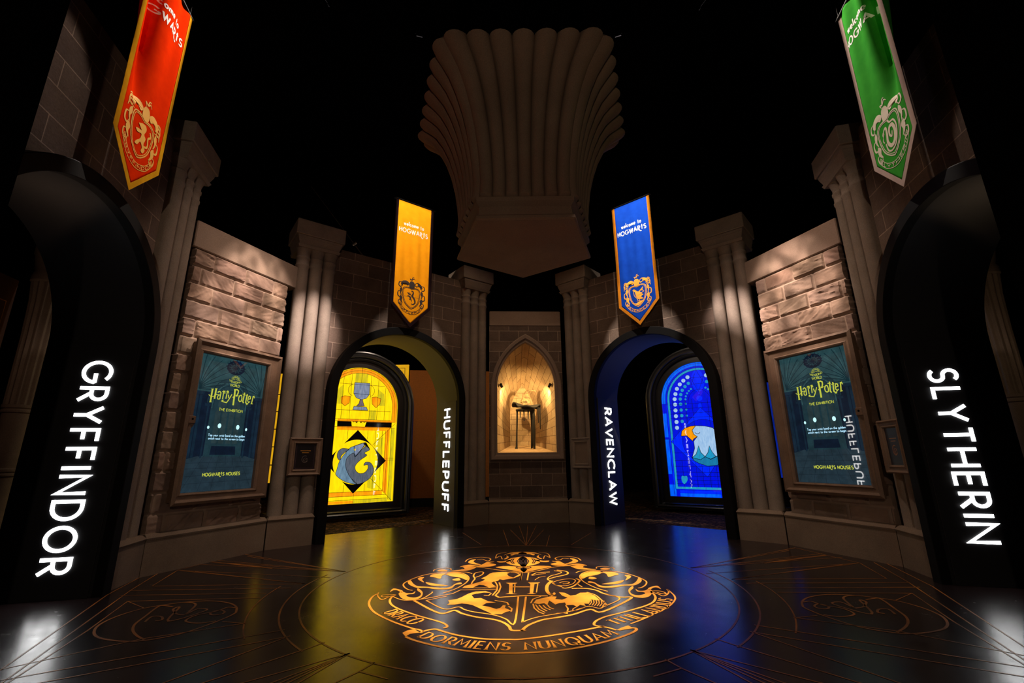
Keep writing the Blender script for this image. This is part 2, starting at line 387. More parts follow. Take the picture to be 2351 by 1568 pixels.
# ------------------------------------------------------------------ stroke lettering
G = {
 'A': (.80, [[(0, 0), (.40, 1), (.80, 0)], [(.14, .30), (.66, .30)]]),
 'B': (.58, [[(0, 0), (0, 1), (.30, 1)]+arc(.30, .765, .235, .235, 90, -90, 9)+[(.02, .53)], [(.28, .53)]+arc(.31, .265, .27, .265, 90, -90, 9)+[(0, 0)]]),
 'C': (.84, [arc(.50, .50, .50, .50, 46, 314, 22)]),
 'D': (.76, [[(0, 0), (0, 1), (.26, 1)]+arc(.26, .5, .50, .50, 90, -90, 16)+[(0, 0), (0, .06)]]),
 'E': (.54, [[(.54, 1), (0, 1), (0, 0), (.54, 0)], [(0, .5), (.48, .5)]]),
 'F': (.52, [[(.52, 1), (0, 1), (0, 0)], [(0, .48), (.44, .48)]]),
 'G': (.92, [arc(.50, .50, .50, .50, 46, 350, 24)+[(.96, .46), (.56, .46)]]),
 'H': (.74, [[(0, 0), (0, 1)], [(.74, 0), (.74, 1)], [(0, .5), (.74, .5)]]),
 'I': (.02, [[(.01, 0), (.01, 1)]]),
 'K': (.62, [[(0, 0), (0, 1)], [(.60, 1), (0, .45)], [(.18, .60), (.62, 0)]]),
 'L': (.50, [[(0, 1), (0, 0), (.50, 0)]]),
 'M': (.94, [[(0, 0), (.10, 1), (.47, .25), (.84, 1), (.94, 0)]]),
 'N': (.76, [[(0, 0), (0, 1), (.76, 0), (.76, 1)]]),
 'O': (.98, [arc(.49, .50, .49, .50, 0, 360, 28)]),
 'P': (.56, [[(0, 0), (0, 1), (.28, 1)]+arc(.28, .72, .28, .28, 90, -90, 10)+[(0, .44)]]),
 'Q': (.98, [arc(.49, .50, .49, .50, 0, 360, 28), [(.52, .28), (.98, -.12)]]),
 'R': (.60, [[(0, 0), (0, 1), (.28, 1)]+arc(.28, .72, .28, .28, 90, -90, 10)+[(0, .44)], [(.24, .44), (.60, 0)]]),
 'S': (.58, [arc(.29, .745, .255, .255, 38, 252, 12)+[(.33, .49)]+arc(.29, .255, .275, .255, 62, -148, 12)]),
 'T': (.64, [[(0, 1), (.64, 1)], [(.32, 1), (.32, 0)]]),
 'U': (.70, [[(0, 1), (0, .35)]+arc(.35, .35, .35, .35, 180, 360, 14)+[(.70, 1)]]),
 'V': (.76, [[(0, 1), (.38, 0), (.76, 1)]]),
 'W': (1.10, [[(0, 1), (.28, 0), (.55, .95), (.82, 0), (1.10, 1)]]),
 'X': (.64, [[(0, 0), (.64, 1)], [(0, 1), (.64, 0)]]),
 'Y': (.70, [[(0, 1), (.35, .46), (.70, 1)], [(.35, .46), (.35, 0)]]),
 'Z': (.60, [[(0, 1), (.60, 1), (0, 0), (.60, 0)]]),
 'a': (.44, [arc(.22, .25, .22, .25, 0, 360, 12), [(.44, .5), (.44, 0)]]), 'b': (.44, [[(0, 1), (0, 0)], arc(.22, .25, .22, .25, 0, 360, 12)]),
 'c': (.40, [arc(.24, .25, .24, .25, 50, 310, 12)]), 'd': (.44, [[(.44, 1), (.44, 0)], arc(.22, .25, .22, .25, 0, 360, 12)]),
 'e': (.46, [[(0, .26), (.46, .26)]+arc(.23, .25, .23, .25, 0, 310, 12)]), 'g': (.44, [arc(.22, .25, .22, .25, 0, 360, 12), [(.44, .5), (.44, -.1)]+arc(.22, -.1, .22, .18, 0, -150, 8)]),
 'h': (.42, [[(0, 1), (0, 0)], [(0, .28)]+arc(.21, .28, .21, .22, 180, 0, 8)+[(.42, 0)]]), 'i': (.02, [[(0, 0), (0, .5)], [(0, .68), (0, .78)]]),
 'k': (.4, [[(0, 0), (0, 1)], [(.38, .5), (0, .2)], [(.1, .28), (.4, 0)]]), 'l': (.02, [[(0, 0), (0, 1)]]),
 'm': (.72, [[(0, 0), (0, .5)], [(0, .3)]+arc(.18, .32, .18, .18, 180, 0, 8)+[(.36, 0)], [(.36, .3)]+arc(.54, .32, .18, .18, 180, 0, 8)+[(.72, 0)]]),
 'n': (.42, [[(0, 0), (0, .5)], [(0, .28)]+arc(.21, .28, .21, .22, 180, 0, 8)+[(.42, 0)]]), 'o': (.5, [arc(.25, .25, .25, .25, 0, 360, 14)]),
 'p': (.44, [[(0, .5), (0, -.3)], arc(.22, .25, .22, .25, 0, 360, 12)]), 'r': (.28, [[(0, 0), (0, .5)], [(0, .26)]+arc(.2, .26, .2, .22, 180, 70, 6)]),
 's': (.34, [arc(.17, .37, .14, .13, 30, 250, 7)+arc(.17, .125, .16, .125, 70, -150, 7)]), 't': (.34, [[(.16, .8), (.16, 0), (.32, 0)], [(0, .5), (.34, .5)]]),
 'u': (.42, [[(0, .5), (0, .22)]+arc(.21, .22, .21, .22, 180, 360, 8)+[(.42, .5)]]), 'w': (.66, [[(0, .5), (.17, 0), (.33, .46), (.49, 0), (.66, .5)]]),
 'x': (.42, [[(0, 0), (.42, .5)], [(0, .5), (.42, 0)]]), 'y': (.44, [[(0, .5), (.22, 0)], [(.44, .5), (.1, -.28)]]),
 ' ': (.25, [])}
FANCY = dict(G)                     # the quirky display capitals of the banners
FANCY['H'] = (.62, [[(0, 0), (0, 1)], [(.62, 0), (.62, 1)], [(-.06, .52), (.68, .52)], [(-.08, .66), (.0, .52)]])
FANCY['T'] = (.44, [[(0, .86), (.44, .86)], [(.22, 1.2), (.22, .02)]])
FANCY['R'] = (.62, [[(0, 0), (0, 1), (.28, 1)]+arc(.28, .74, .26, .26, 90, -90, 10)+[(0, .48)], [(.22, .48), (.46, -.12), (.72, -.32), (1.0, -.30)]])
def layout(txt, sp=0.2, font=G):
    x = 0; out = []
    for ch in txt:
        wd, st = font[ch]
        out.append((ch, x, wd, st)); x += wd+sp
    return out, x-sp
def text(mb, mp, txt, x0, y0, length, height, w, sp=0.2, font=G, align='L', nib=None, serif=0, thick=None):
    """stretch txt to the given length along x"""
    L, tot = layout(txt, sp, font); kx = length/tot
    if align == 'C': x0 -= length/2
    for ch, gx, wd, sts in L:
        for st in sts:
            P = [(x0+(gx+a)*kx, y0+b*height) for a, b in st]
            mb.ribbon(mp, P, w, thick=thick, nib=nib)
            if serif:
                for e, q in ((P[0], P[1]), (P[-1], P[-2])):
                    if abs(q[1]-e[1]) > abs(q[0]-e[0])*0.6:
                        mb.ribbon(mp, [(e[0]-serif, e[1]), (e[0]+serif, e[1])], w*0.45, thick=thick)

